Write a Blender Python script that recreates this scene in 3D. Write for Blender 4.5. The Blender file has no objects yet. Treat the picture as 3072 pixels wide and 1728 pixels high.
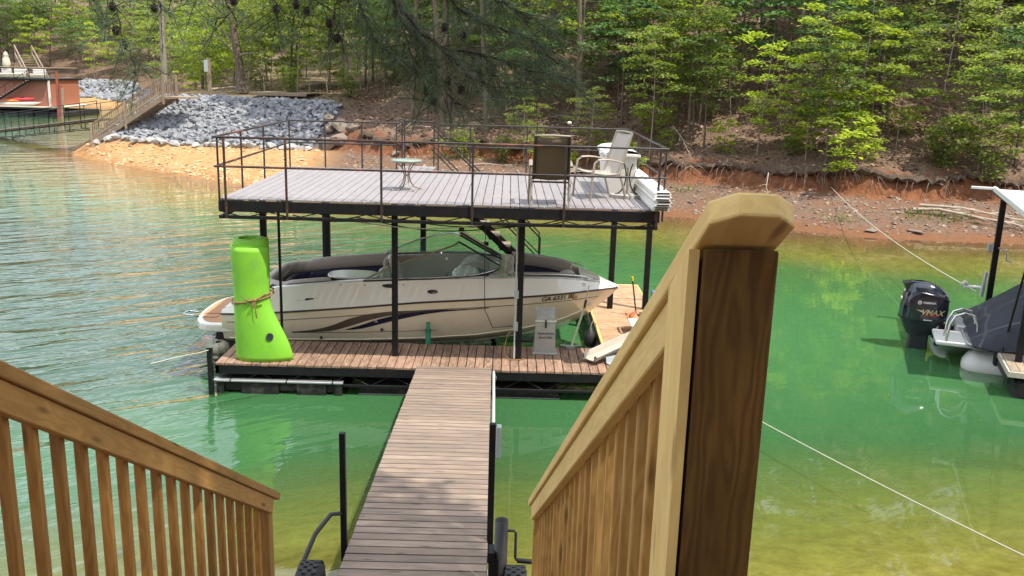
import bpy, math, random
import numpy as np
from mathutils import Vector, Matrix, Quaternion, noise as mnoise

S = bpy.context.scene
COL = S.collection
random.seed(11)
rng = np.random.default_rng(5)
R = math.radians

# ------------------------------------------------------------------ camera
CAM_H = 5.17
FOC, PITCH, ROLL, YAW = 2719.3, .2344, .0281, .007        # focal length in pixels of a 3072 px wide picture
fw = Vector((math.sin(YAW)*math.cos(PITCH), math.cos(YAW)*math.cos(PITCH), -math.sin(PITCH)))
rt = Vector((math.cos(YAW), -math.sin(YAW), 0)); up = rt.cross(fw)
c_, s_ = math.cos(ROLL), math.sin(ROLL)
rt, up = c_*rt + s_*up, -s_*rt + c_*up
cam_d = bpy.data.cameras.new('camera'); cam = bpy.data.objects.new('camera', cam_d); COL.objects.link(cam)
cam_d.sensor_width = 36; cam_d.lens = 36*FOC/3072; cam_d.clip_end = 1500; cam_d.clip_start = .05
mw = Matrix((rt, up, -fw)).transposed().to_4x4(); mw.translation = (0, 0, CAM_H)
cam.matrix_world = mw
S.camera = cam

def at(x, y, Y):            # world point at distance Y seen at (x, y) of a 2576 px wide view
    u, v = x*3072/2576, y*3072/2576
    d = fw + rt*((u-1536)/FOC) + up*((864-v)/FOC)
    return Vector((0, 0, CAM_H)) + d*(Y/d.y)

# ------------------------------------------------------------------ sun and sky
SUN = Vector((.42, -.27, 1)).normalized()
sl = bpy.data.lights.new('sun', 'SUN'); so = bpy.data.objects.new('sun', sl); COL.objects.link(so)
sl.energy = 5.0; sl.angle = R(.55); sl.color = (1, .94, .84)
so.rotation_euler = SUN.to_track_quat('Z', 'Y').to_euler(); so.location = (10, -10, 40)
W = bpy.data.worlds.new('World'); S.world = W; W.use_nodes = True
nt = W.node_tree; N = nt.nodes; L = nt.links; N.clear()
wo = N.new('ShaderNodeOutputWorld'); bg = N.new('ShaderNodeBackground'); bg.inputs[1].default_value = .085
sky = N.new('ShaderNodeTexSky'); sky.sky_type = 'NISHITA'; sky.sun_disc = False
sky.sun_elevation = math.asin(SUN.z); sky.sun_rotation = math.atan2(SUN.x, SUN.y)
sky.air_density = 1.0; sky.dust_density = 1.5; sky.ozone_density = 1.0
tc = N.new('ShaderNodeTexCoord'); sep = N.new('ShaderNodeSeparateXYZ'); L.new(tc.outputs['Generated'], sep.inputs[0])
def wmath(op, a, b):
    n = N.new('ShaderNodeMath'); n.operation = op
    for i, q in enumerate((a, b)):
        if isinstance(q, (int, float)): n.inputs[i].default_value = q
        else: L.new(q, n.inputs[i])
    return n.outputs[0]
zz = wmath('ADD', wmath('MAXIMUM', sep.outputs[2], 0.0), .12)
cmb = N.new('ShaderNodeCombineXYZ'); L.new(wmath('DIVIDE', sep.outputs[0], zz), cmb.inputs[0]); L.new(wmath('DIVIDE', sep.outputs[1], zz), cmb.inputs[1])
cn = N.new('ShaderNodeTexNoise'); cn.inputs['Scale'].default_value = 1.1; cn.inputs['Detail'].default_value = 7; cn.inputs['Roughness'].default_value = .58
L.new(cmb.outputs[0], cn.inputs['Vector'])
cr = N.new('ShaderNodeValToRGB'); cr.color_ramp.elements[0].position = .32; cr.color_ramp.elements[1].position = .5
L.new(cn.outputs['Fac'], cr.inputs[0])
cmix = N.new('ShaderNodeMix'); cmix.data_type = 'RGBA'
L.new(cr.outputs[0], cmix.inputs[0]); L.new(sky.outputs[0], cmix.inputs[6]); cmix.inputs[7].default_value = (15.5, 16.6, 18.8, 1)
L.new(cmix.outputs[2], bg.inputs[0]); L.new(bg.outputs[0], wo.inputs[0])
S.view_settings.view_transform = 'Standard'; S.view_settings.look = 'None'
S.view_settings.exposure = 0.36; S.view_settings.gamma = 1; S.view_settings.use_curve_mapping = False
S.render.engine = 'CYCLES'
try:
    S.cycles.max_bounces = 8; S.cycles.transparent_max_bounces = 12; S.cycles.caustics_reflective = False; S.cycles.caustics_refractive = False
    S.cycles.sample_clamp_indirect = 6
except Exception: pass

# ------------------------------------------------------------------ materials
def newmat(name):
    m = bpy.data.materials.new(name); m.use_nodes = True; n = m.node_tree.nodes; n.clear()
    o = n.new('ShaderNodeOutputMaterial'); b = n.new('ShaderNodeBsdfPrincipled'); m.node_tree.links.new(b.outputs[0], o.inputs[0])
    return m, n, m.node_tree.links, b, o
def rgba(c): return (c[0], c[1], c[2], 1)
class G:                                                # small node-graph helper
    def __init__(s, n, l): s.n, s.l = n, l
    def put(s, sock, q):
        if q is None: return
        if isinstance(q, (int, float)): sock.default_value = q
        elif isinstance(q, tuple): sock.default_value = rgba(q) if len(sock.default_value) == 4 else q
        else: s.l.new(q, sock)
    def math(s, op, a, b=None, clamp=False):
        x = s.n.new('ShaderNodeMath'); x.operation = op; x.use_clamp = clamp; s.put(x.inputs[0], a); s.put(x.inputs[1], b); return x.outputs[0]
    def mix(s, f, a, b, mode='MIX'):
        x = s.n.new('ShaderNodeMix'); x.data_type = 'RGBA'; x.blend_type = mode; s.put(x.inputs[0], f); s.put(x.inputs[6], a); s.put(x.inputs[7], b); return x.outputs[2]
    def noise(s, vec, scale, detail=4, rough=.55, dist=0):
        x = s.n.new('ShaderNodeTexNoise'); s.put(x.inputs['Vector'], vec); x.inputs['Scale'].default_value = scale
        x.inputs['Detail'].default_value = detail; x.inputs['Roughness'].default_value = rough; x.inputs['Distortion'].default_value = dist; return x.outputs['Fac']
    def ramp(s, f, p0, p1, c0=(0, 0, 0), c1=(1, 1, 1)):
        x = s.n.new('ShaderNodeValToRGB'); s.l.new(f, x.inputs[0]); e = x.color_ramp.elements
        e[0].position, e[1].position = p0, p1; e[0].color, e[1].color = rgba(c0), rgba(c1); return x.outputs[0]
    def coord(s, kind='Object'):
        return s.n.new('ShaderNodeTexCoord').outputs[kind]
    def pos(s): return s.n.new('ShaderNodeNewGeometry').outputs['Position']
    def island(s): return s.n.new('ShaderNodeNewGeometry').outputs['Random Per Island']
    def rand(s): return s.n.new('ShaderNodeObjectInfo').outputs['Random']
    def mapv(s, vec, sc=(1, 1, 1), loc=None, rot=None):
        x = s.n.new('ShaderNodeMapping'); s.l.new(vec, x.inputs[0]); x.inputs['Scale'].default_value = sc
        if loc is not None: s.l.new(loc, x.inputs['Location'])
        if rot is not None: x.inputs['Rotation'].default_value = rot
        return x.outputs[0]
    def bump(s, h, strength, dist=.01, nrm=None):
        x = s.n.new('ShaderNodeBump'); x.inputs['Strength'].default_value = strength; x.inputs['Distance'].default_value = dist; s.l.new(h, x.inputs['Height'])
        if nrm is not None: s.l.new(nrm, x.inputs['Normal'])
        return x.outputs[0]
    def attr(s, name, what='Fac'):
        x = s.n.new('ShaderNodeAttribute'); x.attribute_name = name; return x.outputs[what]

def paint(name, col, rough=.5, metal=0, var=.15, scale=3, bump=0, dirt=None, dirt_amt=.5, spec=.5, coat=0):
    m, n, l, b, o = newmat(name); g = G(n, l); v = g.coord()
    f = g.noise(v, scale, 6, .6)
    c2 = tuple(max(0, q*(1-var)) for q in col); c1 = tuple(min(1, q*(1+var)) for q in col)
    c = g.mix(f, c2, c1)
    if dirt: c = g.mix(g.math('MULTIPLY', g.ramp(g.noise(v, scale*2.3, 8, .7), .5, .68), dirt_amt), c, dirt)
    l.new(c, b.inputs['Base Color']); b.inputs['Roughness'].default_value = rough; b.inputs['Metallic'].default_value = metal
    b.inputs['Specular IOR Level'].default_value = spec; b.inputs['Coat Weight'].default_value = coat
    fr = g.noise(v, scale*4, 5, .6); l.new(g.math('MULTIPLY_ADD', fr, .25) if False else g.math('ADD', g.math('MULTIPLY', fr, .2), max(0, rough-.1)), b.inputs['Roughness'])
    if bump: l.new(g.bump(g.noise(v, scale*8, 6, .6), bump, .01), b.inputs['Normal'])
    return m

def wood(name, ca, cb, stain=None, stain_amt=.4, rough=.7, knots=True, scale=1.0, vary=.25, ringy=1.0, worn=None):
    # boards are always modelled with their length along local X, so the grain runs along X
    m, n, l, b, o = newmat(name); g = G(n, l); r = g.rand()
    cx = n.new('ShaderNodeCombineXYZ'); l.new(g.math('MULTIPLY', r, 37.0), cx.inputs[0]); l.new(g.math('MULTIPLY', r, 91.0), cx.inputs[1]); l.new(g.math('MULTIPLY', r, 53.0), cx.inputs[2])
    v = g.mapv(g.coord(), (1, 1, 1), loc=cx.outputs[0])
    warp = g.noise(g.mapv(v, (1.6*scale, 9*scale, 9*scale)), 1.0, 3, .5)
    rings = g.math('SINE', g.math('MULTIPLY', warp, 62.0*ringy))
    fib = g.noise(g.mapv(v, (5*scale, 170*scale, 170*scale)), 1.0, 4, .6)
    f = g.math('ADD', g.math('MULTIPLY', g.math('ADD', rings, 1.0), .24), g.math('MULTIPLY', fib, .6), True)
    c = g.mix(f, ca, cb)
    lum = g.math('ADD', 1-vary/2, g.math('MULTIPLY', r, vary))
    c = g.mix(1.0, c, lum, 'MULTIPLY')
    if knots:
        x = n.new('ShaderNodeTexVoronoi'); x.inputs['Scale'].default_value = 1; l.new(g.mapv(v, (2.2, 11, 11)), x.inputs['Vector'])
        k = g.ramp(x.outputs['Distance'], .07, .16, (1, 1, 1), (0, 0, 0))
        c = g.mix(g.math('MULTIPLY', k, .75), c, tuple(q*.3 for q in ca))
    if stain:
        c = g.mix(g.math('MULTIPLY', g.ramp(g.noise(g.mapv(v, (1.2, 5, 5)), 1.3, 6, .65), .45, .65), stain_amt), c, stain)
    if worn:
        c = g.mix(g.math('MULTIPLY', g.ramp(g.noise(g.mapv(v, (3.5, 14, 14)), 1.7, 7, .7, .6), .5, .62), .8), c, worn)
    l.new(c, b.inputs['Base Color']); b.inputs['Roughness'].default_value = rough; b.inputs['Specular IOR Level'].default_value = .3
    l.new(g.bump(f, .35, .002), b.inputs['Normal'])
    return m

M = {}
M['black'] = paint('black_painted_steel', (.008, .009, .011), .45, 0, .4, 4, .08, (.07, .03, .018), .2, .25)
M['rail'] = paint('oxidised_black_rail', (.03, .018, .016), .45, 0, .5, 1.1, .05, (.27, .085, .045), .8)
M['railblk'] = paint('black_rail', (.03, .026, .026), .4, 0, .4, 2, .05, (.16, .08, .05), .35)
M['deckboard'] = wood('grey_composite', (.225, .203, .205), (.28, .255, .255), None, 0, .6, False, .8, .07, .25)
M['dockwood'] = wood('stained_dock_wood', (.2, .115, .08), (.34, .215, .15), (.11, .062, .045), .5, .75, True, .8, .4, .7, (.4, .27, .18))
M['fingerwood'] = wood('bleached_dock_wood', (.34, .18, .095), (.52, .34, .2), (.2, .11, .065), .45, .75, True, 1, .3, .8, (.6, .46, .3))
M['gangwood'] = wood('weathered_gangway_wood', (.2, .145, .108), (.3, .228, .17), (.135, .112, .098), .55, .8, True, .8, .35, .4)
M['pine'] = wood('shaded_treated_pine', (.25, .125, .032), (.36, .2, .062), (.26, .15, .055), .3, .62, True, 1, .22, 1.0)  # left rail pine, its shade put into the colour
M['pinepale'] = wood('skylit_pale_pine', (.56, .375, .13), (.68, .49, .195), (.4, .235, .07), .3, .6, True, 1, .12, .8)  # same pine as the left rail, skylight put into the colour
M['pinepost'] = wood('shaded_treated_post', (.062, .028, .006), (.16, .082, .019), (.032, .015, .004), .35, .6, False, .7, .1, 1.6)  # post colour darkened for the shade on its front face
M['pinebal'] = wood('shaded_pine_baluster', (.25, .115, .026), (.4, .205, .055), (.17, .085, .03), .35, .65, True, 1, .4, .9)  # left balusters, shade of that side put into the colour
M['gangedge'] = paint('dirty_seam_shade_edge', (.085, .064, .052), .9)  # dirt tone that also paints the shade of the plank gaps
M['turf'] = paint('matted_turf_edge', (.075, .05, .034), .95, 0, .5, 6, .8, (.16, .11, .07), .6)
M['pinegold'] = wood('skylit_gold_baluster', (.34, .175, .045), (.53, .32, .105), (.2, .1, .03), .35, .62, True, 1, .3, .9)  # right balusters of the same pine, coloured lighter for their skylight
M['oldwood'] = wood('old_grey_wood', (.24, .18, .125), (.37, .29, .205), (.12, .09, .07), .4, .85, True, 1, .3)
M['white'] = paint('white_plastic', (.72, .71, .67), .4, 0, .05, 5, .02, (.5, .46, .33), .3)
M['gel'] = paint('boat_gelcoat', (.82, .79, .71), .16, 0, .03, .7, 0, None, 0, .5, .5)
M['gelcream'] = paint('cream_gelcoat', (.8, .715, .535), .16, 0, .04, .8, 0, (.6, .5, .33), .25, .5, .5)
M['navy'] = paint('navy_graphic', (.008, .01, .035), .3, 0, .2, 3)
M['taupe'] = paint('taupe_graphic', (.1, .075, .056), .3, 0, .2, 3)
M['pin'] = paint('dark_pinstripe', (.03, .025, .02), .35, 0, .2, 3)
M['vinyl'] = paint('taupe_vinyl', (.4, .345, .29), .45, 0, .1, 3, .05)
M['vinyllight'] = paint('light_vinyl', (.55, .5, .42), .45, 0, .1, 3, .05)
M['vinylnavy'] = paint('navy_vinyl', (.008, .01, .04), .4, 0, .2, 3)
M['dark'] = paint('dark_plastic', (.012, .012, .013), .45, 0, .3, 4)
M['chrome'] = paint('stainless', (.62, .63, .64), .18, 1, .08, 5)
M['alu'] = paint('dull_aluminium', (.5, .45, .37), .5, .15, .12, 5, .03, (.25, .23, .19), .5)
M['teak'] = wood('teak_mat', (.42, .2, .085), (.55, .3, .14), None, 0, .6, False, 1, .1, .5)
M['foam'] = paint('lime_foam', (.21, .53, .03), .6, 0, .14, 1.6, .12, (.13, .3, .06), .45)
M['foamedge'] = paint('lime_foam_edge', (.36, .72, .1), .6, 0, .06, 3, .05)
M['strap'] = paint('striped_strap', (.3, .17, .07), .8, 0, .6, 60, .2, (.03, .02, .02), .8)
M['greyrope'] = paint('pale_rope', (.5, .47, .38), .85, 0, .25, 40, .2)
M['yelrope'] = paint('yellow_green_strap', (.45, .5, .28), .8, 0, .2, 10, .1)
M['rubber'] = paint('tyre_rubber', (.02, .02, .022), .7, 0, .3, 6, .2, (.06, .05, .04), .3)
M['float'] = paint('float_plastic', (.014, .0145, .015), .5, 0, .5, 3, .1, (.2, .18, .15), .35, .25)
M['galv'] = paint('galvanised', (.45, .46, .47), .45, .7, .2, 4, .05, (.25, .2, .15), .3)
M['green'] = paint('green_pipe', (.01, .2, .09), .4, 0, .2, 3)
M['yellow'] = paint('yellow_grip', (.75, .55, .02), .5)
M['blue'] = paint('blue_board', (.12, .17, .36), .6, 0, .15, 3)
M['orange'] = paint('orange_plastic', (.62, .17, .06), .45, 0, .12, 3, 0, (.7, .4, .25), .3)
M['sling'] = paint('brown_sling_mesh', (.12, .085, .05), .8, 0, .15, 90, .3)
M['slingpale'] = paint('beige_sling_mesh', (.42, .37, .31), .75, 0, .12, 60, .2)
M['frame'] = paint('taupe_chair_frame', (.3, .26, .2), .45, .2, .1, 4)
M['framedark'] = paint('dark_bronze_frame', (.045, .03, .022), .4, .2, .2, 4)
M['tabletop'] = paint('green_grey_table_top', (.24, .29, .24), .3, 0, .1, 3)
M['cover'] = paint('black_boat_cover', (.025, .028, .04), .75, 0, .2, 3, .15, (.06, .06, .07), .4)
M['cowl'] = paint('gloss_black_cowling', (.012, .014, .028), .12, 0, .2, 2, 0, None, 0, .6, .6)
M['motorgrey'] = paint('dark_motor_grey', (.03, .035, .045), .4, 0, .2, 3)
M['silver'] = paint('silver_print', (.6, .61, .63), .4)
M['gold'] = paint('gold_print', (.45, .36, .2), .4)
M['red'] = paint('red_print', (.5, .03, .02), .5)
M['stickerred'] = paint('red_sticker', (.72, .28, .2), .5)
M['redsiding'] = paint('red_wood_siding', (.36, .14, .085), .7, 0, .15, 1.5, .1)
M['redsteel'] = paint('rusty_red_steel', (.3, .08, .05), .6, 0, .3, 2, .1)
M['kayakred'] = paint('red_kayak', (.62, .05, .05), .35, 0, .1, 2)
M['kayakorange'] = paint('orange_kayak', (.8, .27, .04), .35, 0, .1, 2)
M['kayakwhite'] = paint('pale_canoe', (.66, .6, .52), .4, 0, .1, 2)
M['cream'] = paint('cream_canvas', (.6, .54, .42), .8, 0, .1, 3)
M['lime'] = paint('pale_yellow_float', (.6, .62, .32), .6)
M['greybox'] = paint('grey_electrical_box', (.36, .4, .4), .5, 0, .05, 4)
M['pvc'] = paint('white_pipe', (.5, .5, .47), .4, 0, .05, 4, 0, (.4, .38, .3), .3)
M['bark'] = paint('grey_brown_bark', (.12, .088, .062), .9, 0, .45, 5, .6, (.22, .19, .155), .6)
M['barkpale'] = paint('pale_bark', (.25, .21, .165), .9, 0, .4, 6, .5, (.1, .075, .055), .6)
M['deadwood'] = paint('bleached_dead_wood', (.36, .29, .22), .9, 0, .4, 8, .4)
M['root'] = paint('dry_roots', (.2, .15, .11), .9, 0, .4, 8, .4)
M['cone'] = paint('pine_cone', (.02, .014, .011), .85, 0, .4, 20, .3)
M['limb'] = paint('pine_limb_bark', (.035, .026, .022), .9, 0, .5, 12, .5)
M['hose'] = paint('black_hose', (.03, .029, .028), .5, 0, .2, 5)
M['solar'] = paint('white_roof_panel', (.7, .71, .7), .35, 0, .06, 4)

def clear(name, tint, mixw, rough=.35, alpha_noise=False):
    m, n, l, b, o = newmat(name); g = G(n, l)
    b.inputs['Base Color'].default_value = rgba(tint); b.inputs['Roughness'].default_value = rough
    t = n.new('ShaderNodeBsdfTransparent'); t.inputs[0].default_value = (.86, .95, .91, 1) if not alpha_noise else (1, 1, 1, 1)
    x = n.new('ShaderNodeMixShader'); l.new(t.outputs[0], x.inputs[1]); l.new(b.outputs[0], x.inputs[2])
    if alpha_noise: l.new(g.math('ADD', g.math('MULTIPLY', g.noise(g.coord(), 6, 6, .7), .5), mixw-.25), x.inputs[0])
    else: x.inputs[0].default_value = mixw
    l.new(x.outputs[0], o.inputs[0]); return m
M['glass'] = clear('windshield_glass', (.35, .5, .44), .2, .03)
M['acrylic'] = clear('cloudy_plastic_cover', (.5, .5, .45), .66, .3, True)

def leafmat(name, dark, light, tr=.4):
    m, n, l, b, o = newmat(name); g = G(n, l); i = g.island(); r = g.rand()
    c = g.mix(i, dark, light); c = g.mix(1.0, c, g.math('ADD', .75, g.math('MULTIPLY', r, .5)), 'MULTIPLY')
    c = g.mix(g.math('MULTIPLY', g.ramp(i, .93, .97), .5), c, (.22, .2, .04))
    l.new(c, b.inputs['Base Color']); b.inputs['Roughness'].default_value = .5; b.inputs['Specular IOR Level'].default_value = .35
    t = n.new('ShaderNodeBsdfTranslucent'); l.new(g.mix(1.0, c, (1.5, 1.5, .6), 'MULTIPLY'), t.inputs[0])
    x = n.new('ShaderNodeMixShader'); x.inputs[0].default_value = tr; l.new(b.outputs[0], x.inputs[1]); l.new(t.outputs[0], x.inputs[2]); l.new(x.outputs[0], o.inputs[0])
    return m
M['leafdark'] = leafmat('dark_green_leaves', (.06, .11, .035), (.16, .225, .075), .45)
M['leafmid'] = leafmat('mid_green_leaves', (.11, .17, .038), (.29, .345, .11), .5)
M['leaflime'] = leafmat('lime_green_leaves', (.2, .28, .035), (.42, .5, .1), .5)
M['leafblue'] = leafmat('blue_green_leaves', (.065, .135, .065), (.14, .245, .115), .45)
M['needle'] = leafmat('pine_needles', (.055, .088, .055), (.13, .175, .105), .25)
M['litterleaf'] = leafmat('dead_leaves', (.1, .055, .035), (.3, .2, .145), .05)
M['weed'] = leafmat('shore_weeds', (.06, .12, .02), (.16, .22, .04), .4)

def rockmat(name, a, bcol, dirt=None):
    m, n, l, b, o = newmat(name); g = G(n, l); v = g.coord(); i = g.rand(); isl = g.island()
    f = g.math('ADD', g.math('MULTIPLY', g.noise(v, 5, 6, .65), .7), g.math('MULTIPLY', g.math('ADD', i, isl), .25), True)
    c = g.mix(g.ramp(f, .25, .85), a, bcol)
    if dirt: c = g.mix(g.math('MULTIPLY', g.ramp(g.noise(v, 2, 4), .5, .7), .4), c, dirt)
    l.new(c, b.inputs['Base Color']); b.inputs['Roughness'].default_value = .8; l.new(g.bump(g.noise(v, 14, 6, .7), .5, .03), b.inputs['Normal']); return m
M['rock'] = rockmat('blue_grey_rock', (.09, .095, .106), (.3, .31, .33), (.32, .3, .27))
M['toerock'] = rockmat('pale_grey_boulder', (.22, .23, .24), (.44, .43, .41), (.36, .28, .18))
M['brownrock'] = rockmat('brown_ledge_rock', (.1, .08, .065), (.25, .2, .155), (.2, .12, .07))
M['pebble'] = rockmat('shore_stones', (.11, .08, .062), (.36, .27, .2))
M['pebbletan'] = rockmat('tan_beach_stones', (.42, .24, .11), (.62, .45, .26))

# ------------------------------------------------------------------ mesh helpers
class MB:
    def __init__(s): s.v, s.f, s.sm = [], [], []
    def add(s, vs, fs, smooth=False):
        k = len(s.v); s.v += [tuple(q) for q in vs]; s.f += [tuple(i+k for i in q) for q in fs]; s.sm += [smooth]*len(fs); return s
    def box(s, x0, x1, y0, y1, z0, z1):
        return s.add([(x0,y0,z0),(x1,y0,z0),(x1,y1,z0),(x0,y1,z0),(x0,y0,z1),(x1,y0,z1),(x1,y1,z1),(x0,y1,z1)],
                     [(0,3,2,1),(4,5,6,7),(0,1,5,4),(1,2,6,5),(2,3,7,6),(3,0,4,7)])
    def cbox(s, x0, x1, y0, y1, z0, z1, c=.004):            # chamfered box
        vs, idx = [], {}
        X, Y, Z = (x0, x1), (y0, y1), (z0, z1)
        for i in (0,1):
            for j in (0,1):
                for k in (0,1):
                    sx, sy, sz = (1-2*i)*c, (1-2*j)*c, (1-2*k)*c
                    for a, q in enumerate(((X[i], Y[j]+sy, Z[k]+sz), (X[i]+sx, Y[j], Z[k]+sz), (X[i]+sx, Y[j]+sy, Z[k]))):
                        idx[i,j,k,a] = len(vs); vs.append(q)
        fs = []
        for a in range(3):
            o = [b for b in range(3) if b != a]
            for e in (0,1):
                q = []
                for (p, r_) in ((0,0),(1,0),(1,1),(0,1)):
                    t = [0,0,0]; t[a] = e; t[o[0]] = p; t[o[1]] = r_; q.append(idx[t[0],t[1],t[2],a])
                fs.append(q)
            for p in (0,1):
                for r_ in (0,1):
                    q = []
                    for (e, w) in ((0, o[0]), (1, o[0]), (1, o[1]), (0, o[1])):
                        t = [0,0,0]; t[a] = e; t[o[0]] = p; t[o[1]] = r_; q.append(idx[t[0],t[1],t[2],w])
                    fs.append(q)
        for i in (0,1):
            for j in (0,1):
                for k in (0,1): fs.append([idx[i,j,k,0], idx[i,j,k,1], idx[i,j,k,2]])
        ctr = Vector(((x0+x1)/2, (y0+y1)/2, (z0+z1)/2)); out = []
        for q in fs:
            p = [Vector(vs[i]) for i in q]; nn = (p[1]-p[0]).cross(p[2]-p[0]); m = sum(p, Vector())/len(p)
            out.append(tuple(q) if nn.dot(m-ctr) > 0 else tuple(reversed(q)))
        return s.add(vs, out)
    def beam(s, a, b, w, h, upv=(0, 0, 1)):
        a, b = Vector(a), Vector(b); d = (b-a).normalized(); u = Vector(upv)
        if abs(d.dot(u)) > .97: u = Vector((0, 1, 0))
        sd = d.cross(u).normalized()*(w/2); uu = sd.cross(d).normalized()*(h/2)
        p = [a-sd-uu, a+sd-uu, a+sd+uu, a-sd+uu, b-sd-uu, b+sd-uu, b+sd+uu, b-sd+uu]
        return s.add(p, [(0,1,2,3),(7,6,5,4),(4,5,1,0),(5,6,2,1),(6,7,3,2),(7,4,0,3)])
    def tube(s, pts, r, n=8, cap=True, smooth=True, closed=False):
        pts = [Vector(p) for p in pts]; k = len(pts); rr = r if isinstance(r, (list, tuple)) else [r]*k
        vs, fs, nrm = [], [], None
        for i, p in enumerate(pts):
            if closed: t = (pts[(i+1) % k]-pts[i-1])
            else: t = pts[min(i+1, k-1)]-pts[max(i-1, 0)]
            t = t.normalized() if t.length > 1e-9 else Vector((0, 0, 1))
            if nrm is None:
                a = Vector((0, 0, 1)) if abs(t.z) < .9 else Vector((1, 0, 0)); nrm = t.cross(a).normalized()
            else:
                nrm = nrm - t*nrm.dot(t); nrm = nrm.normalized() if nrm.length > 1e-6 else t.orthogonal().normalized()
            bb = t.cross(nrm)
            vs += [p + (nrm*math.cos(2*math.pi*j/n)+bb*math.sin(2*math.pi*j/n))*rr[i] for j in range(n)]
        for i in range(k if closed else k-1):
            j2 = (i+1) % k
            for j in range(n): fs.append((i*n+j, i*n+(j+1) % n, j2*n+(j+1) % n, j2*n+j))
        s.add(vs, fs, smooth)
        if cap and not closed: s.add(vs[:n], [tuple(reversed(range(n)))]); s.add(vs[-n:], [tuple(range(n))])
        return s
    def lathe(s, prof, c=(0, 0, 0), n=20, smooth=True, mat=None):
        vs = []
        for r, z in prof:
            for j in range(n):
                q = Vector((r*math.cos(2*math.pi*j/n), r*math.sin(2*math.pi*j/n), z))
                vs.append((mat @ q if mat else q) + Vector(c))
        fs = [(i*n+j, i*n+(j+1) % n, (i+1)*n+(j+1) % n, (i+1)*n+j) for i in range(len(prof)-1) for j in range(n)]
        return s.add(vs, fs, smooth)
    def grid(s, rows, smooth=True, flip=False):
        k, m = len(rows), len(rows[0]); vs = [p for r_ in rows for p in r_]
        fs = [(i*m+j, i*m+j+1, (i+1)*m+j+1, (i+1)*m+j) for i in range(k-1) for j in range(m-1)]
        if flip: fs = [tuple(reversed(q)) for q in fs]
        return s.add(vs, fs, smooth)
    def prism(s, poly, lo, hi, ax=2):                      # polygon extruded along an axis
        def p3(q, e):
            t = [q[0], q[1]]; t.insert(ax, e); return tuple(t)
        k = len(poly); vs = [p3(q, lo) for q in poly]+[p3(q, hi) for q in poly]
        fs = [tuple(reversed(range(k))), tuple(range(k, 2*k))]+[(i, (i+1) % k, (i+1) % k+k, i+k) for i in range(k)]
        return s.add(vs, fs)
    def ball(s, c, r, n=10, m=7, sc=(1, 1, 1)):
        rows = [[(c[0]+r*sc[0]*math.sin(math.pi*i/m)*math.cos(2*math.pi*j/n), c[1]+r*sc[1]*math.sin(math.pi*i/m)*math.sin(2*math.pi*j/n), c[2]+r*sc[2]*math.cos(math.pi*i/m)) for j in range(n+1)] for i in range(m+1)]
        return s.grid(rows, True, True)
    def mesh(s, name, mat=None):
        me = bpy.data.meshes.new(name); me.from_pydata(s.v, [], s.f); me.polygons.foreach_set('use_smooth', s.sm)
        if mat is not None: me.materials.append(M[mat] if isinstance(mat, str) else mat)
        me.update(); return me
    def build(s, name, mat, parent=None, loc=None, rot=None, **kw):
        return link(name, s.mesh(name, mat), parent, loc, rot, **kw)

INV = {}
def link(name, me, parent=None, loc=None, rot=None, matrix=None, kind=None, label=None, cat=None, group=None):
    o = bpy.data.objects.new(name, me); COL.objects.link(o)
    if matrix is not None: o.matrix_basis = matrix
    if loc is not None: o.location = loc
    if rot is not None: o.rotation_euler = rot
    if parent is not None:
        o.parent = parent
        top = parent
        if parent.name in INV: o.matrix_parent_inverse = INV[parent.name]
    tag(o, label, cat, group, kind)
    return o
def tag(o, label=None, cat=None, group=None, kind=None):
    for k, q in (('label', label), ('category', cat), ('group', group), ('kind', kind)):
        if q: o[k] = q
    return o
def thing(name, label, cat, loc=(0, 0, 0), rz=0, group=None, world=True):
    # world=True: the parts are written in world coordinates, otherwise in the thing's own coordinates
    o = bpy.data.objects.new(name, None); COL.objects.link(o); o.empty_display_size = .2
    o.location = loc; o.rotation_euler = (0, 0, rz); tag(o, label, cat, group)
    if world: INV[o.name] = (Matrix.Translation(loc) @ Matrix.Rotation(rz, 4, 'Z')).inverted()
    return o
def sub(part):                # allow sub-parts written in the same coordinates as the part's own mesh
    INV[part.name] = part.matrix_basis.inverted(); return part
def copy_tree(o, parent=None):
    c = o.copy(); COL.objects.link(c); c.parent = parent
    for ch in o.children: copy_tree(ch, c)
    return c
BC = {}
def board(name, a, b, w, h, mat, parent=None, upv=(0, 0, 1), ch=.004, edge=None, **kw):
    a, b = Vector(a), Vector(b); d = b-a; Ln = d.length; key = (round(Ln, 4), round(w, 4), round(h, 4), mat, ch, edge)
    if key not in BC:
        BC[key] = MB().cbox(-Ln/2, Ln/2, -w/2, w/2, -h/2, h/2, min(ch, h*.3, w*.3)).mesh(name, mat)
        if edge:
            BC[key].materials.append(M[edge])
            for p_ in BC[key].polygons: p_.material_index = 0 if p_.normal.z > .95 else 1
    d.normalize(); u = Vector(upv)
    if abs(d.dot(u)) > .97: u = Vector((0, 1, 0))
    sd = u.cross(d).normalized(); uu = d.cross(sd)
    m = Matrix((d, sd, uu)).transposed().to_4x4(); m.translation = (a+b)/2
    return link(name, BC[key], parent, matrix=m, **kw)
def text_mesh(txt, size, depth=.002, shear=0, bold=0):
    cu = bpy.data.curves.new('lettering', 'FONT'); cu.body = txt; cu.size = size; cu.extrude = depth; cu.shear = shear; cu.offset = bold; cu.resolution_u = 3
    cu.align_x = 'CENTER'; cu.align_y = 'CENTER'
    o = bpy.data.objects.new('lettering', cu); COL.objects.link(o)
    me = bpy.data.meshes.new_from_object(o.evaluated_get(bpy.context.evaluated_depsgraph_get()))
    bpy.data.objects.remove(o); bpy.data.curves.remove(cu); return me
def lerp(a, b, t): return a+(b-a)*t
def sstep(a, b, x):
    t = np.clip((x-a)/(b-a), 0, 1); return t*t*(3-2*t)
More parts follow.
